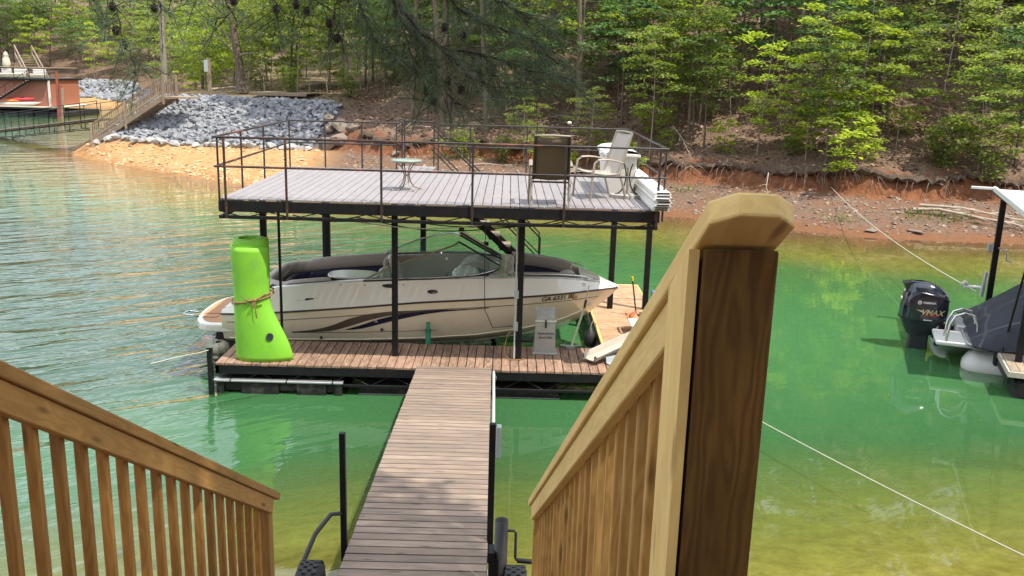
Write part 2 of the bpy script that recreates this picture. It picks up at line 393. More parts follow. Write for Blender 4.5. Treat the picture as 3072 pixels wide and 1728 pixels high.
def fbm(x, y, sc=1.0, oc=3, seed=0):
    q, a, f = 0.0, 1.0, sc
    for i in range(oc): q += a*mnoise.noise(Vector((x*f+seed*17.3, y*f-seed*5.1, seed+i*3.7))); a *= .5; f *= 2.1
    return q
# ------------------------------------------------------------------ ground, lake bed and water
SHORE = np.array([(140,20),(60,26),(40,28.5),(25,29.8),(17.2,30.1),(12.5,30.3),(9,32),(6.35,34),(0,36.6),(-6,37.6),(-11.3,39.2),(-17,44.0),(-21,47.3),(-24.3,51),(-25.5,55),
                  (-26.5,62),(-30,75),(-35,88),(-39,97),(-45,103),(-56,106),(-80,109),(-150,114)], float)
POLY = np.vstack([SHORE, [(-150,500),(140,500)]])
def shore_dist(x, y):
    x = np.asarray(x, float); y = np.asarray(y, float); d = np.full(x.shape, 1e9)
    for (ax, ay), (bx, by) in zip(SHORE[:-1], SHORE[1:]):
        t = np.clip(((x-ax)*(bx-ax)+(y-ay)*(by-ay))/((bx-ax)**2+(by-ay)**2), 0, 1)
        d = np.minimum(d, np.hypot(x-ax-t*(bx-ax), y-ay-t*(by-ay)))
    ins = np.zeros(x.shape, bool); k = len(POLY)
    for i in range(k):
        x1, y1 = POLY[i]; x2, y2 = POLY[(i+1) % k]
        c = (y1 > y) != (y2 > y)
        with np.errstate(divide='ignore', invalid='ignore'):
            xi = (x2-x1)*(y-y1)/(y2-y1)+x1
        ins ^= c & (x < xi)
    return np.where(ins, d, -d)
TOE = np.array([(-24.6,55),(-24,52.5),(-22.4,49.9),(-19,48.4),(-15.9,47.3),(-10.3,46.6),(-7,46.2)], float)
TPOLY = np.vstack([TOE, [(12,46),(12,400),(-90,400),(-30,62)]])
def toe_dist(x, y):
    x = np.asarray(x, float); y = np.asarray(y, float); d = np.full(x.shape, 1e9)
    for (ax, ay), (bx, by) in zip(TOE[:-1], TOE[1:]):
        t = np.clip(((x-ax)*(bx-ax)+(y-ay)*(by-ay))/((bx-ax)**2+(by-ay)**2), 0, 1)
        d = np.minimum(d, np.hypot(x-ax-t*(bx-ax), y-ay-t*(by-ay)))
    ins = np.zeros(x.shape, bool); k = len(TPOLY)
    for i in range(k):
        x1, y1 = TPOLY[i]; x2, y2 = TPOLY[(i+1) % k]
        with np.errstate(divide='ignore', invalid='ignore'): xi = (x2-x1)*(y-y1)/(y2-y1)+x1
        ins ^= ((y1 > y) != (y2 > y)) & (x < xi)
    return np.where(ins, d, -d)
def nz(x, y, sc, oc=3, seed=0):
    x = np.asarray(x, float); y = np.asarray(y, float)
    return np.array([fbm(a, b, sc, oc, seed) for a, b in zip(x.ravel(), y.ravel())]).reshape(x.shape)
def near_y(x): return 5.3+.16*np.maximum(0, x-1)-.5*np.maximum(0, -x-2)
def terrain(x, y):
    """height, and how much each kind of soil shows, at points of the map"""
    x = np.asarray(x, float); y = np.asarray(y, float)
    d = shore_dist(x, y); n1 = nz(x, y, .35, 3, 1); n2 = nz(x, y, 1.6, 3, 2); n3 = nz(x, y, .07, 2, 3)
    de = d + n1*.35
    cove = sstep(56, 66, y)*sstep(-20, -25, x)
    left = sstep(-7.5, -10.5, x)*(1-cove)
    # right and middle bank: stony beach, eroded ledge, wooded hillside
    d0 = np.where(x > 4, 5.2, 7.2)+n1*.7+n2*.25
    hz = .95+.25*n3+.2*n1
    hill = .36*np.maximum(0, de-d0-.6)+.16*np.maximum(0, de-d0-12)*sstep(-5, 8, x)
    right = .155*np.minimum(de, d0)+hz*sstep(0, .42, de-d0)+hill*sstep(-14, 4, x)*1.0+.2*np.maximum(0, de-d0-.6)*(1-sstep(-14, 4, x))
    # left: open beach, rock armoured slope, yard
    dt = toe_dist(x, y)
    dp = np.maximum(de, 0)
    lf = np.where(dt < 0, 1.02*dp/np.maximum(.05, dp-np.minimum(dt, 0)), 1.02+2.15*np.clip(dt/3.5, 0, 1)+.075*np.maximum(0, dt-3.5)+.16*np.maximum(0, dt-22))
    lf = np.minimum(lf, .75*dp+.15)
    # head of the cove
    cv = .13*np.minimum(de, 6.5)+1.9*sstep(6, 10.5, de)+.3*np.maximum(0, de-10.5)
    cv = np.minimum(cv, 11+.1*(de-25)); lf = np.minimum(lf, 6.5+.16*np.maximum(0, dt-40))
    z = right*(1-left)*(1-cove)+lf*left+cv*cove
    bed = np.where(d < 0, -.11*np.minimum(-d, 5)-.26*np.clip(-d-5, 0, 7)-.05*np.maximum(0, -d-12), 0)
    zf = np.where(de > 0, z, bed)+n2*.035*sstep(0, 1, de)+n1*.07*sstep(8, 14, de)
    # the near bank
    dn = near_y(x)-y
    zn = np.where(dn > 0, .4*dn, .065*dn-.013*dn*dn)+n1*.05
    zf = np.where((y < 22) & (dn > -14), np.maximum(np.maximum(zf, -3.6), zn), np.maximum(zf, -3.6))
    sand = sstep(.3, -.2, dt)*left+cove*sstep(.5, -.3, de-7)
    red = (1-left)*(1-cove)*sstep(-.5, .1, de-d0+.25)*sstep(.75, .25, de-d0)+.5*(1-left)*(1-cove)*sstep(1.6, .3, de)*sstep(-.6, 0, de)
    yard = left*sstep(2.5, 4, dt)
    litter = np.clip((1-left)*sstep(.3, .8, de-d0), 0, 1)*(1-cove)+cove*sstep(9, 12, de)
    rocky = left*sstep(.0, .3, dt)*sstep(4.2, 3.4, dt)*sstep(-8.6, -9.4, x)
    terrain.rocky = rocky
    return zf, d, sand, red, yard, litter, de-d0
def zat(x, y): return float(terrain(np.array([x]), np.array([y]))[0][0])

xs = np.concatenate([np.arange(-150, -60, 4.), np.arange(-60, -27, 1.), np.arange(-27, 26, .3), np.arange(26, 46, 1.), np.arange(46, 141, 5.)])
ys = np.concatenate([np.arange(-40, -2, 3.), np.arange(-2, 28, .75), np.arange(28, 50, .25), np.arange(50, 66, .6), np.arange(66, 125, 1.5), np.arange(125, 300, 9.)])
GX, GY = np.meshgrid(xs, ys)
GZ, GD, SAND, REDC, YARD, LIT, LEDGE = terrain(GX, GY); ROCKY = terrain.rocky

m, n, l, b, o = newmat('soil'); g = G(n, l); v = g.pos()
a_s, a_r, a_y, a_l = (g.attr(q) for q in ('sand', 'red', 'yard', 'litter'))
nb = g.noise(v, 1.1, 6, .62); nf = g.noise(v, 9, 6, .7); ng = g.noise(v, 3.2, 6, .65)
mud = g.mix(g.ramp(nf, .35, .65), (.1, .066, .046), (.21, .14, .1))
mud = g.mix(g.math('MULTIPLY', g.ramp(nb, .45, .6), .6), mud, (.19, .09, .05))
bedc = g.mix(g.ramp(ng, .35, .66), (.28, .19, .05), (.58, .44, .17))
sandc = g.mix(g.ramp(ng, .35, .65), (.4, .215, .085), (.48, .32, .16)); sandc = g.mix(g.math('MULTIPLY', g.ramp(nb, .52, .68), .8), sandc, (.42, .17, .06)); sandc = g.mix(g.math('MULTIPLY', g.ramp(nf, .5, .62), .5), sandc, (.3, .17, .08))
redc = g.mix(g.ramp(ng, .35, .65), (.12, .048, .024), (.23, .098, .047))
yardc = g.mix(g.ramp(ng, .38, .62), (.11, .075, .045), (.28, .21, .13)); yardc = g.mix(g.math('MULTIPLY', g.ramp(nb, .5, .62), .5), yardc, (.13, .14, .05))
litc = g.mix(g.ramp(nf, .3, .7), (.07, .043, .03), (.23, .15, .105)); litc = g.mix(g.math('MULTIPLY', g.ramp(nb, .5, .68), .5), litc, (.3, .205, .15))
c = mud
for fct, cc in ((a_s, sandc), (a_y, yardc), (a_l, litc), (a_r, redc)): c = g.mix(fct, c, cc)
c = g.mix(g.attr('rocky'), c, (.1, .1, .105)); c = g.mix(g.attr('under'), c, bedc)
c = g.mix(g.math('MULTIPLY', g.attr('wet'), .45), c, (.2, .085, .03))
l.new(c, b.inputs['Base Color']); b.inputs['Roughness'].default_value = .95; b.inputs['Specular IOR Level'].default_value = .15
l.new(g.bump(g.math('ADD', nf, g.math('MULTIPLY', ng, 1.5)), .8, .06), b.inputs['Normal'])
M['soil'] = m
def grid_obj(name, X, Y, Z, mat, attrs, keep=None):
    h, w = X.shape; vs = np.stack([X, Y, Z], -1).reshape(-1, 3)
    i = np.arange(h*w).reshape(h, w); q = np.stack([i[:-1,:-1], i[:-1,1:], i[1:,1:], i[1:,:-1]], -1).reshape(-1, 4)
    if keep is not None: q = q[keep(X, Y)]
    me = bpy.data.meshes.new(name); me.from_pydata(vs.tolist(), [], q.tolist()); me.polygons.foreach_set('use_smooth', [True]*len(q))
    for k, a in attrs.items():
        at_ = me.attributes.new(k, 'FLOAT', 'POINT'); at_.data.foreach_set('value', np.ascontiguousarray(a, dtype=np.float32).ravel())
    me.materials.append(M[mat]); return link(name, me, kind='structure')
ground = grid_obj('ground', GX, GY, GZ, 'soil', dict(sand=SAND, red=REDC, yard=YARD, litter=LIT, rocky=ROCKY, under=sstep(-.02, -.35, GZ), wet=sstep(.25, .02, GZ)*sstep(-.3, 0, GZ)))
ground['label'] = 'clay beaches, eroded bank and leaf covered hillside around the cove'

m, n, l, b, o = newmat('lake_water'); g = G(n, l); v = g.pos()
n.remove(b)
wave = g.attr('wave')
vr = g.mapv(v, (1, 1, 1), rot=(0, 0, R(-33)))
w1 = g.noise(g.mapv(vr, (.3, 1.2, 1)), 1.0, 2, .5, .5)
w2 = g.noise(g.mapv(vr, (1.3, 4.2, 1)), 1.0, 3, .55, .3)
w3 = g.noise(g.mapv(v, (.35, .7, 1)), 1.0, 2, .5)
hgt = g.math('ADD', g.math('MULTIPLY', w1, .15), g.math('MULTIPLY', w2, .04))
hgt = g.math('MULTIPLY', hgt, wave); hgt = g.math('ADD', hgt, g.math('MULTIPLY', w3, .006))
bp = n.new('ShaderNodeBump'); bp.inputs['Strength'].default_value = 1; bp.inputs['Distance'].default_value = 1.0; l.new(hgt, bp.inputs['Height'])
fr = n.new('ShaderNodeFresnel'); fr.inputs[0].default_value = 1.5; l.new(bp.outputs[0], fr.inputs[1])
gl = n.new('ShaderNodeBsdfGlossy'); gl.inputs['Roughness'].default_value = .03; gl.inputs[0].default_value = (1, 1, 1, 1); l.new(bp.outputs[0], gl.inputs['Normal'])
dep = g.attr('depth')
def expk(k): return g.math('POWER', math.exp(-k), dep)
tint = n.new('ShaderNodeCombineColor'); l.new(expk(.5), tint.inputs[0]); l.new(expk(.25), tint.inputs[1]); l.new(expk(1.0), tint.inputs[2])
tr = n.new('ShaderNodeBsdfTransparent'); l.new(tint.outputs[0], tr.inputs[0])
df = n.new('ShaderNodeBsdfDiffuse'); l.new(bp.outputs[0], df.inputs['Normal'])
body = g.mix(g.ramp(dep, .25, 1.5), (.24, .22, .045), (.048, .16, .06))
body = g.mix(g.math('MULTIPLY', g.attr('deep'), 1.0), body, (.006, .04, .024))
body = g.mix(g.math('MULTIPLY', g.noise(v, .16, 3), .35), body, (.075, .17, .045))
l.new(body, df.inputs[0])
mx = n.new('ShaderNodeMixShader'); l.new(g.math('SUBTRACT', 1.0, expk(.95)), mx.inputs[0]); l.new(tr.outputs[0], mx.inputs[1]); l.new(df.outputs[0], mx.inputs[2])
ms = n.new('ShaderNodeMixShader'); l.new(fr.outputs[0], ms.inputs[0]); l.new(mx.outputs[0], ms.inputs[1]); l.new(gl.outputs[0], ms.inputs[2]); l.new(ms.outputs[0], o.inputs[0])
M['water'] = m
wx = np.concatenate([np.arange(-150, -40, 5.), np.arange(-40, 26, .6), np.arange(26, 141, 5.)]); wy = np.concatenate([np.arange(2, 54, .6), np.arange(54, 118, 2.)])
WX, WY = np.meshgrid(wx, wy); WT = terrain(WX, WY)[0]
depth = np.maximum(0, -WT)
wavy = .035+.965*np.maximum(sstep(-1.5, -6, WX-.12*(WY-14)), .55*sstep(19, 24, WY)*sstep(8, 0, WX))
wavy = wavy*(1-.65*sstep(8, 6, WY)*0)
water = grid_obj('water', WX, WY, np.zeros_like(WX), 'water', dict(depth=depth, wave=wavy, deep=sstep(1.0, 2.6, depth)*sstep(0, -7, WX)))
water['label'] = 'emerald green lake water, rippled and shining on the left'
# ------------------------------------------------------------------ boat dock with an upper deck
UX0, UX1, UY0, UY1, UZ = -4.43, 2.2, 13.86, 18.56, 3.16
LX0, LX1, LY0, LY1, LZ = -4.63, 2.97, 13.86, 15.18, .5
dock = thing('boat_dock', 'two level black steel boat dock with a railed pale grey upper deck', 'dock', (-1, 15.5, 0))
nb_ = 46; bw = (UX1-UX0)/nb_
for i in range(nb_):                                        # upper deck boards
    x = UX0+(i+.5)*bw
    y1 = UY1+(.78 if -2.2 < x < -1.55 else 0)
    board('deck_board', (x, UY0+.01, UZ-.013), (x, y1, UZ-.013), bw-.011, .026, 'deckboard', dock, ch=.003)
for i in range(17):
    x = UX0+.25+i*.395; MB().ball((x, UY0-.002, UZ-.012), .011, 6, 4).build('screw', 'galv', dock)
def dpost(x, y, z0, z1, w=.1): return board('post', (x, y, z0), (x, y, z1), w, w, 'black', dock, ch=.008)
fz = UZ-.03
for a, b2 in (((UX0,UY0,0),(UX1+.12,UY0,0)), ((UX0,UY1,0),(UX1+.12,UY1,0)), ((UX0,UY0,0),(UX0,UY1,0)), ((UX1+.12,UY0,0),(UX1+.12,UY1,0))):
    board('fascia', (a[0], a[1], fz-.09), (b2[0], b2[1], fz-.09), .05, .17, 'black', dock)
for y in (15.0, 16.2, 17.4): board('joist', (UX0, y, fz-.06), (UX1, y, fz-.06), .05, .1, 'black', dock)
def truss(a, b2, ztop, zbot, nweb, name='truss'):
    mb = MB(); a = Vector(a); b2 = Vector(b2)
    p = lambda t, z: Vector((a.x+(b2.x-a.x)*t, a.y+(b2.y-a.y)*t, z))
    board('chord', p(0, zbot), p(1, zbot), .05, .05, 'black', dock)
    for i in range(nweb):
        t0, t1 = i/nweb, (i+1)/nweb; tm = (t0+t1)/2
        for q in ((p(t0, ztop), p(tm, zbot)), (p(tm, zbot), p(t1, ztop))):
            w_ = MB().tube(q, .009, 5); w_.build('web_bar', 'black', dock)
truss((UX0, UY0), (UX1+.12, UY0), UZ-.2, 2.87, 9)
truss((UX0, UY1), (UX1+.12, UY1), UZ-.2, 2.87, 9)
for x in (UX0, UX1+.1): truss((x, UY0), (x, UY1), UZ-.2, 2.87, 5)
for x in (-3.9, -1.82, .24):                               # slanting knee braces seen under the deck
    board('brace', (x-.15, 14.5, 2.86), (x+.55, 16.3, fz-.12), .07, .05, 'black', dock)
for x, y in ((-1.82, 14.47), (.24, 14.46), (-3.95, 14.5), (-3.62, 18.0), (-1.69, 18.0), (2.14, 18.0), (2.86, 18.0), (.27, 18.6)):
    dpost(x, y, LZ-.45 if y < 16 else -.5, UZ-.03, .095 if y < 16 else .11)
for x, y in ((-3.68, 14.42), (-3.72, 18.1)): dpost(x, y, .4, UZ-.05, .04)
# railings
SX = (-4.32, -3.39, -1.94, -.55, .86, 2.29)
RT, RM = UZ+.93, UZ+.49
for x in SX:
    st = board('stanchion', (x, UY0-.045, 2.85), (x, UY0-.045, RT), .034, .028, 'rail' if x < -3 else 'railblk', dock)
    MB().box(x-.03, x+.03, UY0-.032, UY0-.02, UZ-.16, UZ-.06).build('bracket', 'rail', dock)
def pipe(pts, r=.018, mat='rail', name='rail'): return MB().tube(pts, r, 8).build(name, mat, dock)
for z in (RT, RM):
    pipe([(-4.48, UY0-.045, z), (.55, UY0-.045, z)]); pipe([(.5, UY0-.046, z+.002), (2.42, UY0-.046, z)], .016, 'railblk')
    pipe([(-4.46, UY0-.05, z), (-4.46, 16.6, z)]); pipe([(-4.46, 16.55, z), (-4.46, UY1+.04, z)], .0155, 'railblk')
    pipe([(2.4, UY0-.05, z), (2.4, UY1+.04, z)], .0155, 'railblk')
    pipe([(-4.46, UY1+.04, z), (-2.3, UY1+.04, z)], .0155, 'railblk')
    pipe([(-1.45, UY1+.04, z), (2.4, UY1+.04, z)], .0155, 'railblk')
pipe([(-2.3, UY1+.04, RT), (-2.22, UY1+.1, RT+.03), (-2.22, UY1+.8, RT+.03)], .0155, 'railblk')
pipe([(-2.22, UY1+.8, RT), (-1.6, UY1+.8, RT)], .0155, 'railblk')
for x, y in ((-4.46, 13.95), (-4.46, 15.2), (-4.46, 16.6), (-4.46, 18.55), (-3.75, 18.6), (-3.0, 18.6), (-2.3, 18.6), (-2.2, 18.75), (-2.22, 19.36), (-1.6, 19.36), (-1.45, 18.6), (-.8, 18.6), (.35, 18.6), (1.2, 18.6), (2.4, 18.55), (2.4, 17.0), (2.4, 15.5), (2.4, 13.95)):
    board('stanchion', (x, y, UZ-.2), (x, y, RT+.01), .029, .024, 'railblk', dock)
board('stanchion', (1.2, 18.62, RT-.3), (1.2, 18.62, RT+.06), .04, .03, 'railblk', dock)
MB().ball((1.2, 18.62, RT+.1), .045, 8, 6, (1, 1, .7)).build('lamp', 'white', dock)
# stair down the far side
for y in (18.7, 19.35):
    board('stringer', (-1.6, y, UZ-.15), (1.05, y, LZ+.02), .045, .12, 'black', dock)
    board('stair_rail', (-1.6, y-.02, RT-.05), (.69, y-.02, LZ+1.3), .03, .03, 'railblk', dock)
    board('stair_rail', (-1.6, y-.02, RT-.5), (.69, y-.02, LZ+.85), .026, .026, 'railblk', dock)
    board('stanchion', (.69, y-.02, LZ+.0), (.69, y-.02, LZ+1.32), .03, .03, 'railblk', dock)
for i in range(11):
    t = (i+.7)/11.5; x = lerp(-1.6, 1.05, t); z = lerp(UZ-.1, LZ, t)
    board('step', (x, 18.73, z), (x, 19.32, z), .26, .045, 'oldwood', dock)
    board('step_bracket', (x, 18.73, z-.05), (x, 19.32, z-.05), .2, .03, 'black', dock)
# lower walkway, right finger and far corner
npl = 53; pw = (LX1-LX0)/npl
for i in range(npl):
    x = LX0+(i+.5)*pw; j = random.uniform(-.012, .012)
    board('plank', (x, LY0+j, LZ-.019+random.uniform(-.003, .003)), (x, LY1+j*.5, LZ-.019), pw-.013, .038, 'dockwood', dock)
FX0, FX1 = 1.73, 2.96
for i in range(26):
    y = LY1+.03+(i+.5)*.139
    board('plank', (FX0+.05, y, LZ-.019), (FX1-.05, y, LZ-.019+random.uniform(-.002, .002)), .131, .038, 'fingerwood', dock)
for x in (FX0+.02, FX1-.02): board('edge_board', (x, LY1+.02, LZ-.02), (x, 18.83, LZ-.02), .055, .05, 'pinepale', dock)
def clip(poly, f):
    out = []
    for i in range(len(poly)):
        a, b2 = poly[i], poly[(i+1) % len(poly)]; fa, fb = f(a), f(b2)
        if fa >= 0: out.append(a)
        if fa*fb < 0: t = fa/(fa-fb); out.append((a[0]+(b2[0]-a[0])*t, a[1]+(b2[1]-a[1])*t))
    return out
for i in range(16):                                         # diagonal planks of the far corner
    c0 = (i-8)*.19; q = [(2.34-3+c0, 19.5-3), (2.34-3+c0+.178, 19.5-3), (2.34+3+c0+.178, 19.5+3), (2.34+3+c0, 19.5+3)]
    q = [(2.34-(p_[0]-2.34), p_[1]) for p_ in q]
    for f in (lambda p: p[0]-FX0, lambda p: FX1-p[0], lambda p: p[1]-18.86, lambda p: 20.14-p[1]):
        q = clip(q, f) if q else q
    if len(q) > 2:
        if sum(q[k][0]*q[(k+1) % len(q)][1]-q[(k+1) % len(q)][0]*q[k][1] for k in range(len(q))) < 0: q.reverse()
        MB().prism(q, LZ-.038, LZ).build('plank', 'fingerwood', dock)
for a, b2 in (((FX0, 20.16), (FX1, 20.16)), ((FX1+.03, 18.83), (FX1+.03, 20.18))): board('edge_board', (a[0], a[1], LZ-.02), (b2[0], b2[1], LZ-.02), .05, .055, 'pinepale', dock)
for i in range(16):
    x = -.5+(i+.5)*.139
    board('plank', (x, 18.88, LZ-.019), (x, 20.1, LZ-.019), .131, .038, 'dockwood', dock)
for a, b2 in (((LX0, LY0+.03), (LX1, LY0+.03)), ((LX0, LY1-.03), (FX0, LY1-.03)), ((FX0+.03, LY1), (FX0+.03, 20.1)), ((FX1-.03, LY1), (FX1-.03, 20.1)), ((LX0+.03, LY0), (LX0+.03, LY1)), ((-.5, 18.9), (FX0, 18.9)), ((-.5, 20.1), (FX0, 20.1))):
    board('frame_bar', (a[0], a[1], LZ-.11), (b2[0], b2[1], LZ-.11), .06, .14, 'black', dock)
    board('chord', (a[0], a[1], .16), (b2[0], b2[1], .16), .045, .045, 'black', dock)
for x0, x1, nn in ((LX0, FX0, 9), (FX0, LX1, 2)):
    for i in range(nn*2):
        xa, xb = x0+(x1-x0)*i/(nn*2), x0+(x1-x0)*(i+1)/(nn*2)
        MB().tube([(xa, LY0+.03, .16 if i % 2 else .34), (xb, LY0+.03, .34 if i % 2 else .16)], .009, 5).build('web_bar', 'black', dock)
for i in range(20):
    ya, yb = LY1+.2+i*.17, LY1+.2+(i+1)*.17
    MB().tube([(FX0+.0, ya, .16 if i % 2 else .36), (FX0+.0, yb, .36 if i % 2 else .16)], .012, 5).build('web_bar', 'galv', dock)
# floats
fl = MB()
for x0, x1 in ((-4.62, -4.5), (-4.22, -3.62), (-3.33, -2.86), (-2.72, -2.6)): fl.cbox(x0, x1, LY0-.03, LY1-.2, -.12, .2, .012)
fl.cbox(-4.62, -2.6, LY0+.03, LY1-.15, .02, .24, .02)
f0 = fl.build('float', 'float', dock)
for x0, x1 in ((-4.66, -4.4), (-4.38, -3.5), (-3.48, -2.76), (-2.74, -2.58)): MB().cbox(x0, x1, LY0-.055, LY0+.08, .2, .235, .008).build('float_rim', 'galv', dock)
for x0, x1 in ((-2.35, -1.2), (-.25, .92)):
    q = MB().prism([(x0, -.12), (x1, -.12), (x1, .03), (x1-.05, .15), (x0+.05, .15), (x0, .03)], LY0+.12, LY1-.1, 1); q.build('float', 'float', dock)
    board('float_rim', (x0, LY0+.1, .0), (x1, LY0+.1, .0), .03, .016, 'galv', dock)
for y0, y1 in ((15.6, 17.0), (17.4, 18.8)): MB().cbox(FX0+.08, FX1-.08, y0, y1, -.12, .22, .03).build('float', 'float', dock)
MB().cbox(-.4, 1.6, 19.0, 20.0, -.12, .22, .03).build('float', 'float', dock)
# corner post with winch
board('winch_post', (-4.68, 13.78, -.05), (-4.68, 13.78, .8), .075, .075, 'black', dock)
wi = thing('hand_winch', 'rusty hand winch on the short post at the dock corner by the green mat', 'winch', (-4.7, 13.78, .8))
mm = MB(); mm.box(-4.78, -4.6, 13.72, 13.735, .8, .95); mm.box(-4.78, -4.6, 13.83, 13.845, .8, .95); mm.box(-4.78, -4.6, 13.72, 13.845, .79, .805); mm.build('bracket', 'galv', wi)
MB().lathe([(.0, -.05), (.06, -.05), (.06, -.04), (.035, -.04), (.035, .04), (.06, .04), (.06, .05), (0, .05)], (-4.73, 13.782, .88), 14, True, Matrix.Rotation(R(90), 3, 'X')).build('drum', 'redsteel', wi)
MB().tube([(-4.73, 13.70, .88), (-4.73, 13.66, .88), (-4.8, 13.66, .82), (-4.8, 13.6, .82)], .009, 6).build('crank', 'redsteel', wi)
tag(MB().tube([at(527, 880, 13.78), at(500, 888, 13.4), at(470, 893, 13.0), at(420, 905, 12.3), at(380, 915, 11.7)], .008, 6).build('mooring_line', 'greyrope'), 'pale mooring line running from the corner winch left down to the water', 'rope')
# power conduit, outlets and cables on the second post
for z, h, w in ((1.55, .14, .075), (1.0, .16, .075)):
    ob = MB().cbox(.14, .14+w, 14.38, 14.42, z, z+h, .008).build('outlet_box', 'greybox', dock)
MB().tube([(.165, 14.41, 1.06), (.165, 14.41, 2.95)], .014, 8).build('conduit', 'pvc', dock)
MB().tube([(.165, 14.41, .52), (.165, 14.41, 1.0)], .014, 8).build('conduit', 'pvc', dock)
cab = []
for k, (x0, x1, sag) in enumerate(((-2.9, .1, .12), (-2.4, .6, .16), (-1.9, 1.3, .1), (-3.4, -1.6, .09), (-.6, .9, .07))):
    MB().tube([(lerp(x0, x1, t), 14.1+k*.05, 2.86-sag*4*t*(1-t)+.015*math.sin(9*t+k)) for t in [i/16 for i in range(17)]], .009, 5).build('cable', 'black' if k else 'pvc', dock)
def sagline(a, b2, sag, r, name, mat, nseg=14):
    a, b2 = Vector(a), Vector(b2); return MB().tube([a.lerp(b2, i/nseg)-Vector((0, 0, sag*4*(i/nseg)*(1-i/nseg))) for i in range(nseg+1)], r, 5).build(name, mat)
cd = MB().tube([(-.35, 14.5, 2.85), (-.36, 14.6, 2.0), (-.34, 14.6, 1.3), (-.2, 14.5, 1.02), (.1, 14.42, 1.08), (.16, 14.4, 1.08)], .008, 6)
tag(cd.build('extension_cord', 'hose'), 'black cord dropping from the truss to the outlet box on the dock post', 'cord')
cd = MB().tube([(.16, 14.39, 1.04), (.05, 14.38, .95), (.0, 14.4, .7), (.02, 14.42, .56), (.12, 14.35, .515), (.3, 14.4, .515), (.42, 14.6, .515), (.44, 14.75, .54)], .008, 6)
tag(cd.build('extension_cord', 'strap'), 'orange tan cord looping from the outlet box down to the clear cover', 'cord')

# ------------------------------------------------------------------ gangway
gw = thing('gangway', 'long weathered board gangway sloping down from the bank to the boat dock', 'gangway', (-.7, 10, .8))
GA, GB = Vector((-.79, 13.8, .535)), Vector((-.66, 5.3, 1.2+.62*1.2))
gd = Vector((-.685, 6.5, 1.235))-GA; gl_ = gd.length; gd.normalize()
for i in range(58):
    s0 = (i+.5)*.1425; c0 = GA+gd*s0; wv = 1.19+random.uniform(-.006, .006)
    x0 = c0.x-.6
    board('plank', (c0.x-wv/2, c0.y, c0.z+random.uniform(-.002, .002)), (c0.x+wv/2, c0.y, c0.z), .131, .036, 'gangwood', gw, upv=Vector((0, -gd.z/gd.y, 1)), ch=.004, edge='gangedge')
a = GA+Vector((0, 0, -.075)); board('gap_shade_sheet', a, GA+gd*8.2+Vector((0, 0, -.075)), 1.08, .03, 'dark', gw)  # added dark sheet below the planks so their gaps read as shade
for sx in (-.56, .56):
    a = GA+Vector((sx, 0, -.09)); b2 = GA+gd*8.2+Vector((sx, 0, -.09))
    board('side_rail', a, b2, .05, .13, 'black', gw)
    lo = Vector((0, 0, -.3)); MB().tube([a+lo+gd*.3, b2+lo], .018, 6).build('lower_chord', 'black', gw)
gpt = lambda y: GA+gd*((13.8-y)/abs(gd.y))
MB().tube([gpt(13.6)+Vector((.63, 0, .0)), gpt(12)+Vector((.635, 0, .0)), gpt(10.2)+Vector((.635, 0, .0))], .022, 8).build('pipe', 'pvc', gw)
MB().tube([gpt(13.75)+Vector((.63, 0, -.25)), gpt(13.6)+Vector((.66, 0, -.1)), gpt(13.5)+Vector((.63, 0, .0))], .02, 8).build('pipe', 'pvc', gw)
pr = gpt(7.2)+Vector((.615, 0, -.2)); board('rail_post', pr, pr+Vector((.0, 0, 1.3)), .055, .055, 'black', gw)
MB().cbox(pr.x+.03, pr.x+.075, pr.y-.04, pr.y+.04, pr.z+1.0, pr.z+1.28, .006).build('box', 'greybox', gw)
pl_ = gpt(7.05)+Vector((-.635, 0, -.15)); board('rail_post', pl_, pl_+Vector((0, 0, 1.18)), .05, .05, 'black', gw)
MB().tube([pl_+Vector((0, 0, .45)), pl_+Vector((-.1, -.05, .46)), pl_+Vector((-.2, -.2, .36)), pl_+Vector((-.3, -.45, .12)), pl_+Vector((-.36, -.7, -.2))], .02, 8).build('hose', 'hose', gw)
def gwheel(x, y, z, w=.17, r=.235):
    prof = [(.12, -w/2), (r-.03, -w/2), (r-.006, -w/2+.02), (r, -w/2+.05), (r, w/2-.05), (r-.006, w/2-.02), (r-.03, w/2), (.12, w/2)]
    rot = Matrix.Rotation(R(90), 3, 'Y')
    ty = MB().lathe(prof, (x, y, z), 36, True, rot).build('tyre', 'rubber', gw)
    tr_ = MB()
    for k in range(22):
        for j in range(4):
            a0 = 2*math.pi*(k+(.5 if j % 2 else 0))/22; xx = -w/2+.03+j*(w-.06)/3
            ca, sa = math.cos(a0), math.sin(a0); rr = r+.004
            c0 = Vector((x+xx, y+rr*ca, z+rr*sa)); t = Vector((0, -sa, ca)); nn = Vector((0, ca, sa)); ax = Vector((1, 0, 0))
            p_ = [c0+ax*u*.021+t*(v_*.022+(.008 if u == 0 else -.004)) for v_ in (-1, 1) for u in (-1, 0, 1)]
            tr_.add([q-nn*.006 for q in p_]+[q+nn*.005 for q in p_], [(6,7,10,9),(7,8,11,10),(0,6,9,3),(2,5,11,8),(0,1,7,6),(1,2,8,7),(3,9,10,4),(4,10,11,5)])
    o_ = tr_.build('tread_block', 'rubber', sub(ty)); o_['kind'] = 'stuff'
    MB().lathe([(0, -.02), (.115, -.03), (.125, -w/2+.01), (.125, w/2-.01), (.115, .03), (0, .04)], (x, y, z), 18, True, rot).build('rim', 'galv', gw)
gwheel(-1.45, 6.25, 1.22); gwheel(.135, 6.25, 1.22)
board('axle', (-1.45, 6.25, 1.2), (.13, 6.25, 1.2), .05, .05, 'black', gw)
jx, jy = .015, 6.45
